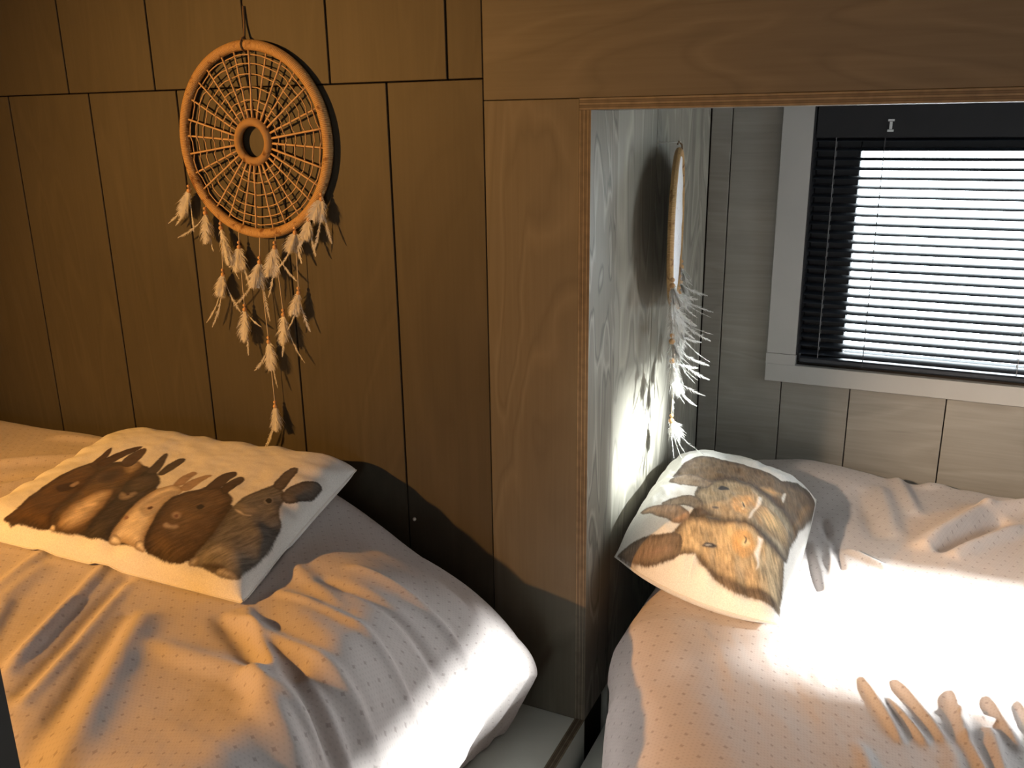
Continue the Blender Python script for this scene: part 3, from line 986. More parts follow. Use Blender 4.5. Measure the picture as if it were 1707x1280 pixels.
# each: outline on the cover (s, t), fur colour, rim colour, rim width, softness, fur angle, fur strength
PRINT_1 = [
 ([(.181,.055),(.218,.486),(.329,.567),(.45,.518),(.534,.375),(.617,.372),(.77,.396),(.823,.344),(.836,.195),(.823,.049),(.67,.041),(.546,.043),(.336,.037),(.236,.027)],(.09,.06,.035),(.06,.04,.025),.02,.004,60,.5),
 ([(.157,.031),(.17,.083),(.155,.2),(.145,.341),(.156,.435),(.172,.511),(.207,.532),(.257,.429),(.278,.327),(.292,.225),(.298,.142),(.315,.078),(.328,.036),(.237,.025)],(.16,.085,.03),(.07,.035,.015),.02,.004,60,.5),
 ([(.179,.5),(.175,.583),(.173,.655),(.198,.611),(.213,.523),(.215,.476)],(.11,.06,.03),(.06,.03,.02),.006,.002,60,.3),
 ([(.197,.518),(.219,.621),(.253,.695),(.278,.71),(.273,.661),(.257,.576),(.242,.493)],(.1,.055,.03),(.06,.03,.02),.006,.002,40,.3),
 ([(.199,.269),(.212,.304),(.233,.325),(.259,.308),(.25,.26),(.229,.242)],(.06,.03,.015),(.06,.03,.015),.01,.003,30,.2),
 ([(.235,.296),(.238,.338),(.253,.326),(.252,.292)],(.55,.4,.28),(.4,.28,.18),.005,.002,30,.2),
 ([(.338,.034),(.324,.071),(.307,.128),(.297,.219),(.278,.327),(.263,.405),(.26,.48),(.282,.535),(.323,.577),(.376,.551),(.398,.452),(.397,.366),(.41,.303),(.431,.216),(.443,.142),(.45,.077),(.431,.04),(.387,.03)],(.2,.125,.06),(.1,.06,.03),.02,.005,60,.5),
 ([(.358,.053),(.34,.107),(.329,.199),(.34,.261),(.353,.31),(.391,.319),(.422,.229),(.433,.159),(.433,.093),(.402,.048)],(.72,.56,.38),(.45,.3,.17),.03,.008,60,.35),
 ([(.27,.409),(.267,.471),(.307,.512),(.348,.452),(.348,.387),(.31,.362)],(.09,.06,.04),(.15,.09,.05),.02,.006,40,.4),
 ([(.295,.561),(.337,.586),(.364,.547),(.364,.479),(.328,.499)],(.62,.47,.3),(.35,.24,.14),.02,.007,40,.3),
 ([(.281,.546),(.271,.647),(.289,.7),(.314,.675),(.33,.589),(.325,.527)],(.13,.08,.05),(.07,.045,.03),.006,.002,45,.3),
 ([(.333,.037),(.332,.053),(.345,.051),(.352,.034)],(.7,.6,.45),(.5,.4,.3),.004,.002,45,.2),
 ([(.462,.042),(.451,.089),(.443,.156),(.437,.219),(.424,.309),(.389,.409),(.406,.455),(.404,.519),(.442,.515),(.484,.476),(.509,.421),(.504,.362),(.51,.296),(.514,.204),(.523,.132),(.537,.07),(.546,.049),(.514,.039)],(.085,.065,.05),(.045,.035,.03),.015,.004,60,.6),
 ([(.395,.399),(.407,.466),(.445,.495),(.491,.446),(.486,.379),(.454,.331)],(.13,.1,.08),(.07,.055,.04),.02,.006,40,.5),
 ([(.409,.508),(.391,.606),(.383,.685),(.395,.692),(.414,.646),(.438,.562),(.444,.513)],(.1,.075,.055),(.05,.04,.03),.006,.002,60,.3),
 ([(.453,.515),(.441,.598),(.453,.66),(.473,.677),(.483,.654),(.483,.587),(.478,.509)],(.1,.075,.055),(.05,.04,.03),.006,.002,40,.3),
 ([(.436,.285),(.423,.325),(.448,.319),(.462,.346),(.482,.329),(.478,.283),(.458,.267)],(.42,.34,.27),(.25,.19,.14),.01,.004,30,.3),
 ([(.443,.321),(.445,.334),(.46,.316),(.456,.306)],(.12,.07,.06),(.1,.06,.05),.004,.001,30,.2),
 ([(.548,.04),(.541,.062),(.531,.12),(.521,.19),(.514,.289),(.52,.38),(.546,.441),(.577,.446),(.604,.416),(.597,.348),(.598,.278),(.625,.182),(.644,.104),(.661,.062),(.673,.035),(.642,.036),(.585,.053),(.572,.04)],(.8,.68,.52),(.6,.44,.28),.02,.003,60,.25),
 ([(.537,.247),(.543,.325),(.565,.392),(.593,.4),(.593,.311),(.602,.221),(.584,.197)],(.74,.58,.42),(.78,.64,.48),.03,.01,60,.25),
 ([(.554,.441),(.544,.509),(.554,.572),(.577,.573),(.577,.527),(.582,.462)],(.58,.4,.27),(.5,.33,.2),.006,.002,40,.2),
 ([(.585,.431),(.587,.509),(.61,.564),(.633,.574),(.626,.517),(.619,.428)],(.6,.42,.28),(.5,.33,.2),.006,.002,40,.2),
 ([(.565,.25),(.568,.269),(.578,.264),(.577,.243)],(.16,.08,.05),(.2,.1,.07),.004,.001,30,.1),
 ([(.526,.17),(.531,.182),(.544,.17),(.539,.156)],(.45,.26,.2),(.5,.3,.22),.004,.002,30,.1),
 ([(.55,.041),(.542,.061),(.55,.075),(.573,.068),(.585,.05),(.572,.04)],(.84,.75,.62),(.5,.38,.27),.008,.002,60,.3),
 ([(.643,.035),(.635,.058),(.647,.069),(.663,.058),(.673,.035)],(.82,.72,.58),(.5,.38,.27),.008,.002,60,.3),
 ([(.66,.06),(.644,.104),(.624,.197),(.602,.28),(.595,.351),(.613,.411),(.643,.45),(.666,.487),(.711,.492),(.76,.453),(.791,.414),(.802,.348),(.818,.28),(.83,.192),(.831,.11),(.82,.055),(.796,.027),(.754,.022),(.711,.033),(.683,.036)],(.17,.105,.055),(.075,.045,.025),.022,.004,60,.6),
 ([(.664,.168),(.642,.295),(.664,.363),(.709,.402),(.754,.363),(.763,.247),(.753,.148),(.734,.096)],(.24,.155,.085),(.17,.105,.055),.03,.012,60,.5),
 ([(.664,.458),(.656,.541),(.666,.61),(.692,.636),(.709,.615),(.708,.558),(.711,.492)],(.1,.06,.035),(.055,.035,.02),.006,.002,40,.3),
 ([(.713,.484),(.715,.561),(.727,.608),(.754,.582),(.753,.517),(.743,.451)],(.1,.06,.035),(.055,.035,.02),.006,.002,40,.3),
 ([(.653,.245),(.661,.269),(.685,.259),(.695,.227),(.676,.218)],(.62,.46,.34),(.35,.24,.16),.008,.004,30,.2),
 ([(.669,.24),(.673,.254),(.684,.236),(.679,.227)],(.28,.14,.11),(.3,.16,.12),.004,.001,30,.1),
 ([(.665,.168),(.667,.192),(.691,.184),(.704,.195),(.718,.179),(.708,.159),(.683,.154)],(.6,.47,.36),(.32,.22,.15),.006,.003,30,.3),
 ([(.704,.321),(.71,.346),(.728,.331),(.722,.307)],(.03,.02,.015),(.03,.02,.015),.004,.001,30,.1),
 ([(.823,.04),(.824,.078),(.83,.161),(.822,.247),(.813,.323),(.809,.381),(.81,.458),(.825,.504),(.843,.557),(.866,.589),(.9,.572),(.926,.53),(.934,.469),(.954,.412),(.973,.384),(.985,.306),(.992,.238),(.987,.162),(.976,.071),(.973,.044),(.937,.031),(.909,.032),(.862,.041)],(.26,.235,.205),(.14,.12,.1),.018,.004,60,.6),
 ([(.83,.066),(.839,.14),(.869,.172),(.921,.17),(.964,.188),(.983,.19),(.979,.113),(.966,.065),(.923,.068),(.882,.063),(.852,.046)],(.52,.46,.38),(.3,.26,.21),.03,.012,60,.55),
 ([(.857,.052),(.895,.066),(.924,.065),(.926,.042),(.884,.04)],(.07,.05,.04),(.15,.12,.1),.01,.006,60,.3),
 ([(.813,.373),(.816,.411),(.847,.42),(.88,.418),(.903,.383),(.89,.343),(.857,.337)],(.44,.38,.32),(.27,.24,.2),.02,.008,30,.4),
 ([(.82,.363),(.842,.363),(.864,.35),(.883,.358),(.885,.345),(.862,.335),(.834,.346)],(.7,.62,.52),(.4,.34,.28),.006,.003,30,.2),
 ([(.861,.579),(.855,.653),(.857,.72),(.87,.748),(.889,.738),(.896,.688),(.898,.63),(.898,.572)],(.15,.115,.09),(.08,.06,.05),.008,.002,50,.4),
 ([(.909,.538),(.911,.609),(.933,.657),(.958,.695),(.977,.711),(.99,.699),(.99,.65),(.979,.578),(.954,.521),(.928,.509)],(.2,.165,.135),(.09,.07,.055),.01,.002,20,.4),
 ([(.932,.558),(.942,.633),(.969,.678),(.982,.674),(.967,.608),(.952,.55)],(.3,.24,.19),(.2,.165,.135),.012,.006,20,.3),
 ([(.876,.466),(.878,.496),(.895,.498),(.905,.478),(.899,.454),(.886,.452)],(.42,.38,.33),(.3,.26,.22),.005,.003,30,.1),
 ([(.881,.47),(.882,.49),(.894,.491),(.901,.474),(.896,.461)],(.02,.016,.014),(.02,.016,.014),.004,.001,30,.05),
 ([(.818,.037),(.821,.061),(.837,.074),(.843,.051),(.837,.036)],(.66,.58,.47),(.36,.29,.22),.008,.003,60,.4),
 ([(.909,.035),(.911,.054),(.933,.06),(.959,.055),(.973,.044),(.944,.032)],(.62,.54,.44),(.34,.28,.21),.008,.003,60,.4),
]
# each: outline on the cover (s, t), fur colour, rim colour, rim width, softness, fur angle, fur strength
PRINT_2 = [
 ([(.358,.628),(.607,.622),(.655,.276),(.937,.0),(.393,.045),(.24,.047),(.173,.174),(.191,.362),(.197,.564),(.183,.607),(.254,.593)],(.075,.055,.04),(.06,.045,.03),.02,.004,30,.5),
 ([(.458,.83),(.555,.823),(.679,.777),(.701,.678),(.703,.592),(.715,.489),(.727,.388),(.734,.297),(.743,.169),(.849,.066),(.94,.0),(.715,.015),(.488,.041),(.393,.045),(.498,.092),(.51,.16),(.524,.26),(.539,.391),(.527,.488),(.46,.567),(.457,.669),(.461,.753)],(.15,.1,.06),(.075,.05,.035),.03,.004,20,.55),
 ([(.547,.286),(.595,.251),(.609,.196),(.61,.158),(.559,.173),(.536,.234)],(.52,.3,.13),(.24,.16,.09),.02,.008,20,.4),
 ([(.576,.157),(.63,.155),(.643,.144),(.59,.14),(.549,.141)],(.82,.8,.74),(.6,.5,.4),.005,.003,60,.2),
 ([(.71,.062),(.819,.018),(.933,.0),(.684,.014),(.472,.042),(.359,.045),(.445,.073),(.551,.066)],(.36,.21,.09),(.12,.08,.05),.02,.008,60,.5),
 ([(.538,.482),(.559,.418),(.534,.341),(.507,.342),(.52,.425)],(.07,.055,.05),(.1,.08,.06),.008,.004,20,.3),
 ([(.335,.629),(.385,.62),(.456,.586),(.516,.516),(.542,.443),(.532,.37),(.515,.286),(.502,.206),(.503,.14),(.489,.09),(.464,.052),(.364,.047),(.275,.048),(.256,.087),(.261,.163),(.26,.216),(.257,.261),(.235,.343),(.227,.414),(.233,.475),(.256,.544),(.293,.595)],(.33,.255,.165),(.11,.085,.06),.022,.004,20,.55),
 ([(.355,.275),(.417,.23),(.426,.167),(.43,.112),(.393,.074),(.325,.072),(.293,.128),(.285,.198)],(.5,.34,.17),(.3,.2,.11),.03,.012,50,.6),
 ([(.406,.828),(.452,.812),(.5,.748),(.496,.663),(.462,.558),(.393,.582),(.393,.663),(.39,.755)],(.23,.165,.11),(.13,.095,.07),.01,.003,10,.45),
 ([(.226,.797),(.289,.74),(.312,.659),(.311,.588),(.259,.541),(.242,.587),(.243,.667),(.227,.741)],(.21,.155,.105),(.11,.085,.065),.01,.003,10,.45),
 ([(.359,.405),(.426,.393),(.441,.341),(.423,.293),(.381,.269),(.305,.287),(.293,.338),(.312,.382)],(.55,.33,.15),(.42,.28,.15),.03,.01,30,.45),
 ([(.376,.352),(.395,.335),(.363,.313),(.321,.311),(.32,.329),(.349,.328)],(.9,.72,.42),(.6,.4,.2),.006,.003,60,.2),
 ([(.389,.342),(.359,.318),(.338,.315),(.361,.333)],(.1,.07,.05),(.1,.07,.05),.002,.002,60,.1),
 ([(.458,.27),(.469,.246),(.415,.24),(.353,.252),(.298,.257),(.278,.269),(.313,.272),(.396,.265)],(.88,.87,.84),(.62,.52,.4),.006,.003,60,.2),
 ([(.436,.517),(.467,.506),(.465,.467),(.448,.443),(.432,.47),(.425,.503)],(.035,.035,.04),(.2,.17,.13),.004,.002,20,.1),
 ([(.285,.497),(.297,.478),(.296,.453),(.282,.462),(.277,.486)],(.1,.09,.085),(.25,.2,.15),.004,.002,20,.1),
 ([(.217,.507),(.234,.446),(.229,.406),(.214,.428),(.207,.482)],(.07,.06,.055),(.12,.1,.07),.006,.004,20,.2),
 ([(.107,.66),(.155,.641),(.192,.612),(.206,.559),(.213,.466),(.227,.396),(.239,.327),(.253,.259),(.25,.212),(.242,.165),(.242,.121),(.242,.084),(.242,.051),(.191,.034),(.137,.02),(.069,.008),(.035,.003),(.032,.022),(.035,.052),(.031,.1),(.03,.164),(.022,.237),(.032,.31),(.039,.376),(.053,.43),(.067,.475),(.072,.498),(.064,.541),(.06,.586),(.072,.624)],(.4,.3,.18),(.13,.095,.06),.02,.004,30,.6),
 ([(.068,.48),(.073,.45),(.059,.388),(.054,.313),(.047,.224),(.06,.146),(.064,.081),(.059,.024),(.035,.003),(.034,.052),(.031,.1),(.029,.163),(.022,.236),(.032,.309),(.038,.376),(.054,.436)],(.085,.062,.045),(.11,.08,.055),.02,.01,40,.6),
 ([(.09,.441),(.084,.347),(.081,.257),(.103,.198),(.085,.156),(.062,.213),(.061,.317),(.064,.401)],(.26,.19,.12),(.36,.27,.17),.03,.015,40,.6),
 ([(.198,.411),(.223,.33),(.244,.246),(.219,.209),(.158,.204),(.115,.247),(.116,.31),(.15,.38)],(.52,.38,.2),(.4,.3,.18),.03,.015,30,.5),
 ([(.144,.313),(.179,.325),(.209,.301),(.223,.257),(.212,.222),(.187,.2),(.156,.194),(.125,.226),(.118,.271)],(.56,.32,.13),(.48,.3,.14),.02,.008,30,.4),
 ([(.16,.272),(.187,.261),(.193,.24),(.188,.22),(.169,.226),(.153,.25)],(.92,.76,.42),(.62,.4,.18),.01,.004,30,.25),
 ([(.198,.267),(.191,.246),(.175,.245),(.171,.254),(.187,.251)],(.07,.05,.05),(.08,.06,.05),.002,.002,60,.1),
 ([(.228,.199),(.232,.18),(.231,.166),(.191,.164),(.156,.159),(.127,.15),(.105,.161),(.129,.162),(.153,.187),(.169,.195),(.196,.188)],(.92,.91,.88),(.62,.52,.4),.006,.003,60,.15),
 ([(.121,.573),(.13,.53),(.114,.484),(.091,.461),(.079,.492),(.091,.537)],(.55,.43,.26),(.4,.3,.18),.02,.012,30,.5),
 ([(.104,.471),(.119,.453),(.127,.41),(.126,.39),(.109,.415),(.103,.449)],(.03,.03,.035),(.12,.1,.09),.004,.002,20,.05),
 ([(.11,.458),(.118,.428),(.118,.415),(.109,.438)],(.42,.42,.42),(.2,.2,.2),.002,.001,20,.05),
 ([(.0,.979),(.009,.978),(.038,.922),(.06,.847),(.088,.767),(.108,.687),(.122,.628),(.106,.593),(.064,.584),(.043,.624),(.019,.69),(.008,.777),(.0,.886),(.0,.95)],(.2,.145,.1),(.1,.075,.055),.014,.003,10,.45),
 ([(.005,.912),(.03,.837),(.062,.75),(.077,.647),(.069,.62),(.035,.68),(.02,.774),(.005,.864)],(.27,.175,.125),(.2,.145,.1),.02,.008,5,.4),
 ([(.174,.911),(.199,.882),(.216,.807),(.245,.719),(.231,.646),(.207,.599),(.175,.618),(.153,.662),(.156,.735),(.16,.82)],(.33,.21,.13),(.17,.12,.085),.012,.003,10,.45),
]
def smooth_loop(pts, k=4):
    P = np.array(pts, float)
    n = len(P)
    out = []
    for i in range(n):
        a, b, c, d = P[i - 1], P[i], P[(i + 1) % n], P[(i + 2) % n]
        for j in range(k):
            t = j / k
            out.append(0.5 * (2 * b + (c - a) * t + (2 * a - 5 * b + 4 * c - d) * t * t + (3 * b - a - 3 * c + d) * t ** 3))
    return np.array(out)


def sdf(px, py, poly):
    """signed distance, positive inside"""
    n = len(poly)
    best = np.full(px.shape, 1e9)
    inside = np.zeros(px.shape, bool)
    for i in range(n):
        x0, y0 = poly[i - 1]
        x1, y1 = poly[i]
        dx, dy = x1 - x0, y1 - y0
        t = np.clip(((px - x0) * dx + (py - y0) * dy) / (dx * dx + dy * dy + 1e-12), 0, 1)
        best = np.minimum(best, (px - x0 - t * dx) ** 2 + (py - y0 - t * dy) ** 2)
        if abs(dy) > 1e-12:
            cr = ((y0 > py) != (y1 > py)) & (px < (py - y0) * dx / dy + x0)
            inside ^= cr
    d = np.sqrt(best)
    return np.where(inside, d, -d)


def paint(layers, wid, dep, cloth, nu=760, nv=620, seed=0):
    """print the photo motif on the cover: returns an (nu, nv, 3) colour table over s, t"""
    u = (np.arange(nu) + 0.5) / nu * wid
    v = (np.arange(nv) + 0.5) / nv * dep
    X, Y = np.meshgrid(u, v, indexing='ij')
    img = np.empty((nu, nv, 3))
    img[:] = cloth
    jx = 0.0022 * fbm(X * 420, Y * 420, seed + 1, 2)
    jy = 0.0022 * fbm(X * 420, Y * 420, seed + 2, 2)
    fine = fbm(X * 900, Y * 900, seed + 3, 1)
    for i, (st, col, rim, rw, soft, ang, fur) in enumerate(layers):
        poly = smooth_loop([(a * wid, b * dep) for a, b in st])
        lo, hi_ = poly.min(0) - 0.012, poly.max(0) + 0.012
        i0, i1 = np.searchsorted(u, [lo[0], hi_[0]])
        j0, j1 = np.searchsorted(v, [lo[1], hi_[1]])
        if i1 - i0 < 2 or j1 - j0 < 2:
            continue
        sl = (slice(i0, i1), slice(j0, j1))
        x, y = X[sl], Y[sl]
        big = fur > 0.35
        k = 1.0 if big else 0.35
        d = sdf(x + jx[sl] * k, y + jy[sl] * k, poly)
        al = ss(-soft * 0.6, soft * 0.6, d)
        m = ss(0, rw, d)
        c, s = math.cos(R(ang)), math.sin(R(ang))
        n1 = fbm((x * c + y * s) * 55, (-x * s + y * c) * 330, seed + 10 + i, 3)
        n2 = fbm(x * 60, y * 60, seed + 60 + i, 2)
        tone = 1 + fur * (1.1 * n1 + 0.5 * n2 + 0.35 * fine[sl])
        cc = (np.array(col) * m[:, :, None] + np.array(rim) * (1 - m[:, :, None])) * np.clip(tone, 0.2, 2.2)[:, :, None]
        img[sl] = img[sl] * (1 - al[:, :, None]) + cc * al[:, :, None]
    return np.clip(img, 0.005, 0.95)


def sample(img, s, t):
    nu, nv = img.shape[:2]
    x, y = np.clip(s * nu - 0.5, 0, nu - 1.001), np.clip(t * nv - 0.5, 0, nv - 1.001)
    i, j = x.astype(int), y.astype(int)
    fx, fy = (x - i)[..., None], (y - j)[..., None]
    return (img[i, j] * (1 - fx) + img[i + 1, j] * fx) * (1 - fy) + (img[i, j + 1] * (1 - fx) + img[i + 1, j + 1] * fx) * fy


def grid_faces(n, m, off=0, flip=False):
    i, j = np.meshgrid(np.arange(n - 1), np.arange(m - 1), indexing='ij')
    a = (i * m + j).ravel() + off
    f = np.stack([a, a + m, a + m + 1, a + 1], 1)
    return f[:, ::-1] if flip else f


def fast_mesh(name, V, F, mat, parent=None, uv=None, col=None):
    me = bpy.data.meshes.new(name)
    V = np.asarray(V, np.float32)
    F = np.asarray(F, np.int32)
    me.vertices.add(len(V))
    me.vertices.foreach_set('co', V.ravel())
    me.loops.add(F.size)
    me.loops.foreach_set('vertex_index', F.ravel())
    me.polygons.add(len(F))
    me.polygons.foreach_set('loop_start', np.arange(0, F.size, F.shape[1], dtype=np.int32))
    me.polygons.foreach_set('loop_total', np.full(len(F), F.shape[1], np.int32))
    me.polygons.foreach_set('use_smooth', np.ones(len(F), bool))
    me.update(calc_edges=True)
    if uv is not None:
        l = me.uv_layers.new(name='UVMap')
        l.data.foreach_set('uv', np.asarray(uv, np.float32)[F.ravel()].ravel())
    if col is not None:
        a = me.color_attributes.new(name='print', type='FLOAT_COLOR', domain='POINT')
        c4 = np.ones((len(V), 4), np.float32)
        c4[:, :3] = col
        a.data.foreach_set('color', c4.ravel())
    me.validate()
    me.materials.append(mat)
    o = bpy.data.objects.new(name, me)
    COL.objects.link(o)
    if parent:
        o.parent = parent
    return o


# ------------------------------------------------------------------ build duvets
VL, UL = left_duvet()
VR_, UR = right_duvet()


def build_duvet(V, U, label, origin):
    n, m = V.shape[:2]
    O = np.array(origin)
    o = fast_mesh('duvet', V.reshape(-1, 3) - O, grid_faces(n, m), M['duvet'], None, U.reshape(-1, 2))
    o.location = origin
    return tag(o, label, 'duvet')


build_duvet(VL, UL, 'pale dotted duvet draped over left bed under the plank wall', (-1.6, 1.0, 0.335))
build_duvet(VR_, UR, 'pale star-dotted duvet on right bed, sunlit below the window', (0.4, 1.4, 0.263))
HL, HR = HeightMap(VL), HeightMap(VR_)


def build_cushion(cfg, hm, layers, wid, dep, label, seed, dark=1.0):
    T, D, s, t = cushion(hm=hm, **cfg)
    n = T.shape[0]
    cloth = (0.80, 0.78, 0.74)
    layers = [(l[0], tuple(c * dark for c in l[1]) if max(l[1]) < 0.7 else l[1], tuple(c * dark for c in l[2]), *l[3:]) for l in layers]
    img = paint(layers, wid, dep, cloth, seed=seed)
    ct = sample(img, s, t).reshape(-1, 3)
    cb = np.empty((n * n, 3))
    cb[:] = cloth
    V = np.concatenate([T.reshape(-1, 3), D.reshape(-1, 3)])
    org = np.array([V[:, 0].mean(), V[:, 1].mean(), V[:, 2].min()])
    F = np.concatenate([grid_faces(n, n), grid_faces(n, n, n * n, True)])
    o = fast_mesh('cushion', V - org, F, M['print'], None, None, np.concatenate([ct, cb]))
    o.location = org
    tag(o, label, 'cushion')
    # seam piping around the edge
    idx = [(i, 0) for i in range(0, n, 6)] + [(n - 1, j) for j in range(0, n, 6)] + [(i, n - 1) for i in range(n - 1, -1, -6)] + [(0, j) for j in range(n - 1, -1, -6)]
    pts = np.array([T[i, j] for i, j in idx]) - org
    keep = [0] + [i for i in range(1, len(pts)) if np.linalg.norm(pts[i] - pts[i - 1]) > 0.002]
    pts = pts[keep]
    tube('seam', pts, 0.0017, M['seam'], o, 5, True)
    return o


M['seam'] = plain('cushion_seam', (0.74, 0.71, 0.66), 0.8)
build_cushion(CUSHION_1, HL, PRINT_1, 0.66, 0.50, 'white cushion printed with a row of six rabbits lying on left bed', 100, 0.62)
build_cushion(CUSHION_2, HR, PRINT_2, 0.57, 0.40, 'plump cushion printed with brown rabbit faces beside the opening, on right bed', 300, 1.3)


# ------------------------------------------------------------------ dreamcatchers
def torus(name, rad, tr, mat, parent, n=120, k=10, y=0.0, sq=1.0):
    vs, uv, fs = [], [], []
    for i in range(n + 1):
        a = 2 * math.pi * i / n + math.pi / 2
        for j in range(k + 1):
            b = 2 * math.pi * j / k
            r = rad + tr * math.cos(b)
            vs.append((r * math.cos(a), y + tr * sq * math.sin(b), r * math.sin(a)))
            uv.append((i / n, j / k))
    for i in range(n):
        for j in range(k):
            q = i * (k + 1) + j
            fs.append((q, q + 1, q + k + 2, q + k + 1))
    return mesh_obj(name, vs, fs, mat, parent, True, uv)


def plume(vs, fs, P0, P1, P2, width, n, rnd, prof, barb_w):
    """feather along a quadratic curve: rachis plus soft barbs on either side"""
    P0, P1, P2 = map(np.array, (P0, P1, P2))
    pts, tans = [], []
    for i in range(n + 1):
        t = i / n
        pts.append(P0 * (1 - t) ** 2 + 2 * P1 * t * (1 - t) + P2 * t * t)
        tans.append(2 * (P1 - P0) * (1 - t) + 2 * (P2 - P1) * t)
    v, f = tube_data(np.array(pts[::3] if n > 12 else pts), np.linspace(0.0006, 0.0002, len(pts[::3] if n > 12 else pts)), 3)
    o = len(vs)
    vs += [tuple(q) for q in v]
    fs += [tuple(a + o for a in q) for q in f]
    spin = rnd.uniform(-0.5, 0.5)
    for i in range(1, n + 1):
        t = i / n
        T = tans[i] / (np.linalg.norm(tans[i]) + 1e-9)
        S = np.cross(T, np.array([0, 1.0, 0]))
        S /= np.linalg.norm(S) + 1e-9
        B = np.cross(S, T)
        for sgn in (-1, 1):
            w = width * prof(t) * rnd.uniform(0.7, 1.15)
            if w < 0.0008:
                continue
            an = rnd.uniform(0.35, 0.95)
            dirv = S * sgn * math.cos(spin) + B * (sgn * math.sin(spin) + rnd.uniform(-0.35, 0.35))
            d1 = dirv * math.sin(an) + T * math.cos(an)
            d2 = dirv * math.sin(an * 0.55) + T * math.cos(an * 0.55)
            a = pts[i]
            b = a + d1 * w * 0.55
            c = b + d2 * w * 0.6
            hw = T * barb_w
            o = len(vs)
            vs += [tuple(a - hw), tuple(a + hw), tuple(b - hw * 0.8), tuple(b + hw * 0.8), tuple(c)]
            fs += [(o, o + 1, o + 3, o + 2), (o + 2, o + 3, o + 4)]


def tuft(parent, b, e, wisps, rnd, k=1.0, depth=-0.010):
    """one feather bunch hanging below a bead: a downy plume and curved wisps"""
    vs, fs = [], []
    (bx_, bz), (ex, ez) = b, e
    y0 = -0.006
    L = math.hypot(ex - bx_, ez - bz)
    down = lambda t: (math.sin(math.pi * min(1, 0.12 + t * 0.92)) ** 0.7) * (1 if t < 0.85 else 0.8)
    for q in range(4):
        dx, dy = rnd.uniform(-0.009, 0.009) * k, rnd.uniform(-0.012, 0.004) * k
        plume(vs, fs, (bx_, y0, bz), ((bx_ + ex) / 2 + dx * 1.4, y0 + dy, (bz + ez) / 2),
              (ex + dx, y0 + dy + depth * 0.5, ez + rnd.uniform(-0.004, 0.010)), 0.0195 * k * rnd.uniform(0.8, 1.15), 56, rnd, down, 0.00115)
    tip = lambda t: 0.30 + 1.0 * max(0, math.sin(math.pi * min(1, max(0, (t - 0.35) / 0.65)))) if t > 0.12 else 0.2
    for wv in wisps:
        wx, wz = wv[0], wv[1]
        wy = wv[2] if len(wv) > 2 else y0 + rnd.uniform(-0.016, 0.0)
        mx_, mz = bx_ + (wx - bx_) * 0.28, bz + (wz - bz) * 0.62
        plume(vs, fs, (bx_, y0, bz), (mx_, y0 + (wy - y0) * 0.25, mz), (wx, wy, wz), 0.0052 * k, 48, rnd, tip, 0.0010)
    vs = [(x, min(y, 0.009), z) for x, y, z in vs]
    return mesh_obj('feather', vs, fs, M['feather'], parent, True)


def beads(parent, x, z, k=1.0):
    bm = bmesh.new()
    for dz, r in ((0.0, 0.0046), (0.0085, 0.0034)):
        g = bmesh.ops.create_uvsphere(bm, u_segments=10, v_segments=6, radius=r * k)
        for v in g['verts']:
            v.co += Vector((x, -0.006, z + dz * k))
    return bm_obj('bead', bm, M['bead'], parent, True)


def strand(root, at, segs, rnd, k=1.0):
    pts = [(at[0], -0.004, at[1])]
    for b, e, w in segs:
        pts.append((b[0], -0.006, b[1]))
    if len(pts) > 1 and segs:
        b = segs[-1][0]
        pts.append((b[0], -0.006, b[1] - 0.012 * k))
    fine = []
    for p_, q_ in zip(pts[:-1], pts[1:]):
        for i in range(3):
            t = i / 3
            fine.append(tuple(p_[a] * (1 - t) + q_[a] * t for a in range(3)))
    fine.append(pts[-1])
    s = tube('strand', fine, 0.0009, M['string'], root, 5)
    for b, e, w in segs:
        beads(s, b[0], b[1], k)
        tuft(s, b, e, w, rnd, k)
    return s


STRANDS = [
 ((-.182, -.098), [((-.188, -.102), (-.212, -.160), [(-.253, -.174), (-.180, -.189), (-.235, -.178)])]),
 ((-.146, -.133), [((-.148, -.149), (-.145, -.215), [(-.224, -.204), (-.129, -.230)])]),
 ((-.110, -.157), [((-.108, -.180), (-.084, -.265), [(-.070, -.288)]), ((-.116, -.282), (-.121, -.336), [(-.166, -.391), (-.075, -.363), (-.150, -.400)])]),
 ((-.060, -.180), [((-.062, -.219), (-.058, -.272), [(-.088, -.263), (-.032, -.306)]), ((-.064, -.357), (-.065, -.434), [(-.018, -.391), (-.058, -.458)])]),
 ((-.003, -.188), [((-.009, -.249), (-.016, -.310), [(-.094, -.351), (.006, -.376)]), ((-.005, -.425), (-.002, -.488), [(-.051, -.495), (.015, -.526)]),
                   ((-.004, -.574), (-.003, -.635), [(-.046, -.681), (-.030, -.670)])]),
 ((.041, -.180), [((.036, -.215), (.025, -.285), [(.090, -.283), (.017, -.321)]), ((.043, -.360), (.040, -.426), [(.090, -.462), (.042, -.450)])]),
 ((.094, -.166), [((.093, -.182), (.088, -.224), [(.048, -.258), (.110, -.244)]), ((.089, -.309), (.079, -.362), [(.112, -.391), (.064, -.388)])]),
 ((.135, -.140), [((.131, -.154), (.122, -.196), [(.148, -.227), (.108, -.211)])]),
 ((.171, -.095), [((.167, -.112), (.159, -.158), [(.190, -.199), (.148, -.213)])]),
]

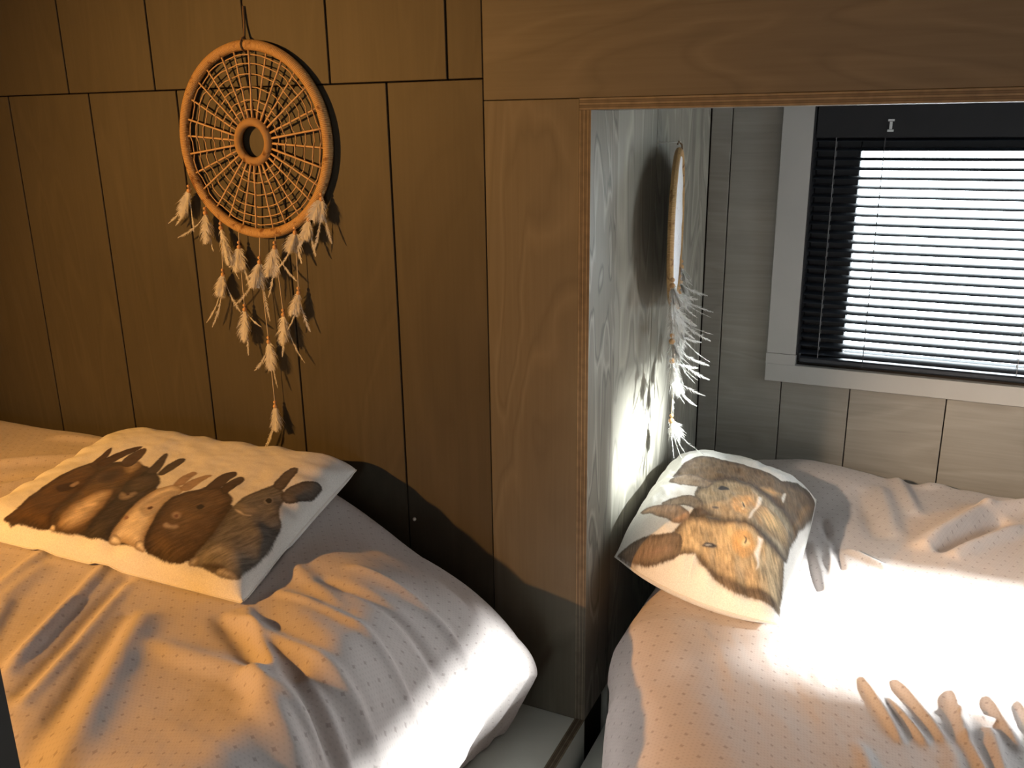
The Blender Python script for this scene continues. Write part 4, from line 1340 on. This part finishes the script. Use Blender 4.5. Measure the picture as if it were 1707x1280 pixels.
rnd = random.Random(21)
dc = tag(empty('dreamcatcher', (-1.297, YP - 0.0125, 1.516)), 'round woven rattan dreamcatcher with white feather strands on wall above left bed', 'dreamcatcher')
torus('rim', 0.188, 0.0105, M['rim'], dc, 140, 10)
torus('inner_ring', 0.0395, 0.0088, M['rim_small'] if 'rim_small' in M else M['rim'], dc, 64, 10, -0.001)
sp0 = None
for i in range(28):
    if sp0 is None:
        sp0 = o = tube('spoke', [(0.0, 0.0005 * (-1) ** j, r) for j, r in enumerate(np.linspace(0.043, 0.184, 6))], [0.0025, 0.0024, 0.0022, 0.0021, 0.0021, 0.0021], M['cane'], dc, 6)
    else:
        o = sp0.copy()
        COL.objects.link(o)
    o.rotation_euler = (0, 2 * math.pi * (i + 0.3 + rnd.uniform(-0.12, 0.12)) / 28, 0)
for r in (0.064, 0.083, 0.108, 0.133, 0.153, 0.170):
    pts = []
    for i in range(84):
        a = 2 * math.pi * i / 84
        pts.append((r * math.cos(a) * (1 + 0.006 * math.sin(a * 5 + r * 90)), 0.0028 * (-1) ** (i // 3), r * math.sin(a)))
    tube('web_ring', pts, 0.00135, M['cane'], dc, 5, True)
tube('hanging_cord', [(0.0, -0.009, 0.199), (0.0, 0.002, 0.204), (-0.002, 0.007, 0.225), (-0.003, 0.0105, 0.262)], 0.0026, M['twine'], dc, 6)
tube('binding', [(0.0, math.sin(a) * 0.0125, 0.188 + math.cos(a) * 0.0125) for a in np.linspace(0, 2 * math.pi, 14)[:-1]], 0.0016, M['twine'], dc, 5, True)
for at, segs in STRANDS:
    strand(dc, at, segs, rnd, 1.12)

# second dreamcatcher, on the niche side wall beside the window, hanging a little askew
d2 = tag(empty('dreamcatcher', (-0.511, 1.908, 1.321), R(101.5)), 'rattan-rimmed dreamcatcher with white lace centre hanging on wall beside the window', 'dreamcatcher')
torus('rim', 0.164, 0.0072, M['rim'], d2, 110, 9)
vs, fs = [(0, 0.0, 0)], []
nr, na = 10, 64
for i in range(1, nr + 1):
    for j in range(na):
        a = 2 * math.pi * j / na
        r = 0.157 * i / nr * (1 + (0.02 * math.cos(a * 16) if i == nr else 0))
        vs.append((r * math.cos(a), -0.003 - 0.0035 * (1 - (i / nr) ** 2) + 0.0008 * math.sin(a * 12 + i), r * math.sin(a)))
for j in range(na):
    fs.append((0, 1 + j, 1 + (j + 1) % na))
    for i in range(nr - 1):
        p_, q_ = 1 + i * na, 1 + (i + 1) * na
        fs.append((p_ + j, q_ + j, q_ + (j + 1) % na, p_ + (j + 1) % na))
mesh_obj('lace_centre', vs, fs, M['lace'], d2, True)
tube('hanging_cord', [(0.0, -0.006, 0.166), (0.0015, -0.005, 0.176), (0.0, 0.002, 0.183), (-0.0015, 0.004, 0.176)], 0.0020, M['twine'], d2, 6)
tube('nail', [(0.0, -0.003, 0.1815), (0.0, 0.046, 0.1800)], 0.0011, M['nail'], d2, 6)
k2 = 0.725
for n_, (at, segs) in enumerate(STRANDS):
    a2 = (at[0] * 0.88, at[1] * 0.86)
    s2 = []
    for b, e, w in segs:
        off = lambda q: (q[0] * 0.84, (q[1] + 0.188) * k2 - 0.161)
        ww = [(*off(q), rnd.choice((-0.085, -0.06, -0.035, -0.012))) for q in w]
        q = off(e)
        ww.append((q[0] - rnd.uniform(0.05, 0.13), q[1] - rnd.uniform(-0.01, 0.03), rnd.uniform(-0.03, 0.0)))
        ww.append((q[0] + rnd.uniform(-0.05, 0.05), q[1] - rnd.uniform(-0.01, 0.02), rnd.uniform(-0.09, -0.03)))
        s2.append((off(b), off(e), ww))
    strand(d2, a2, s2, rnd, 1.5)
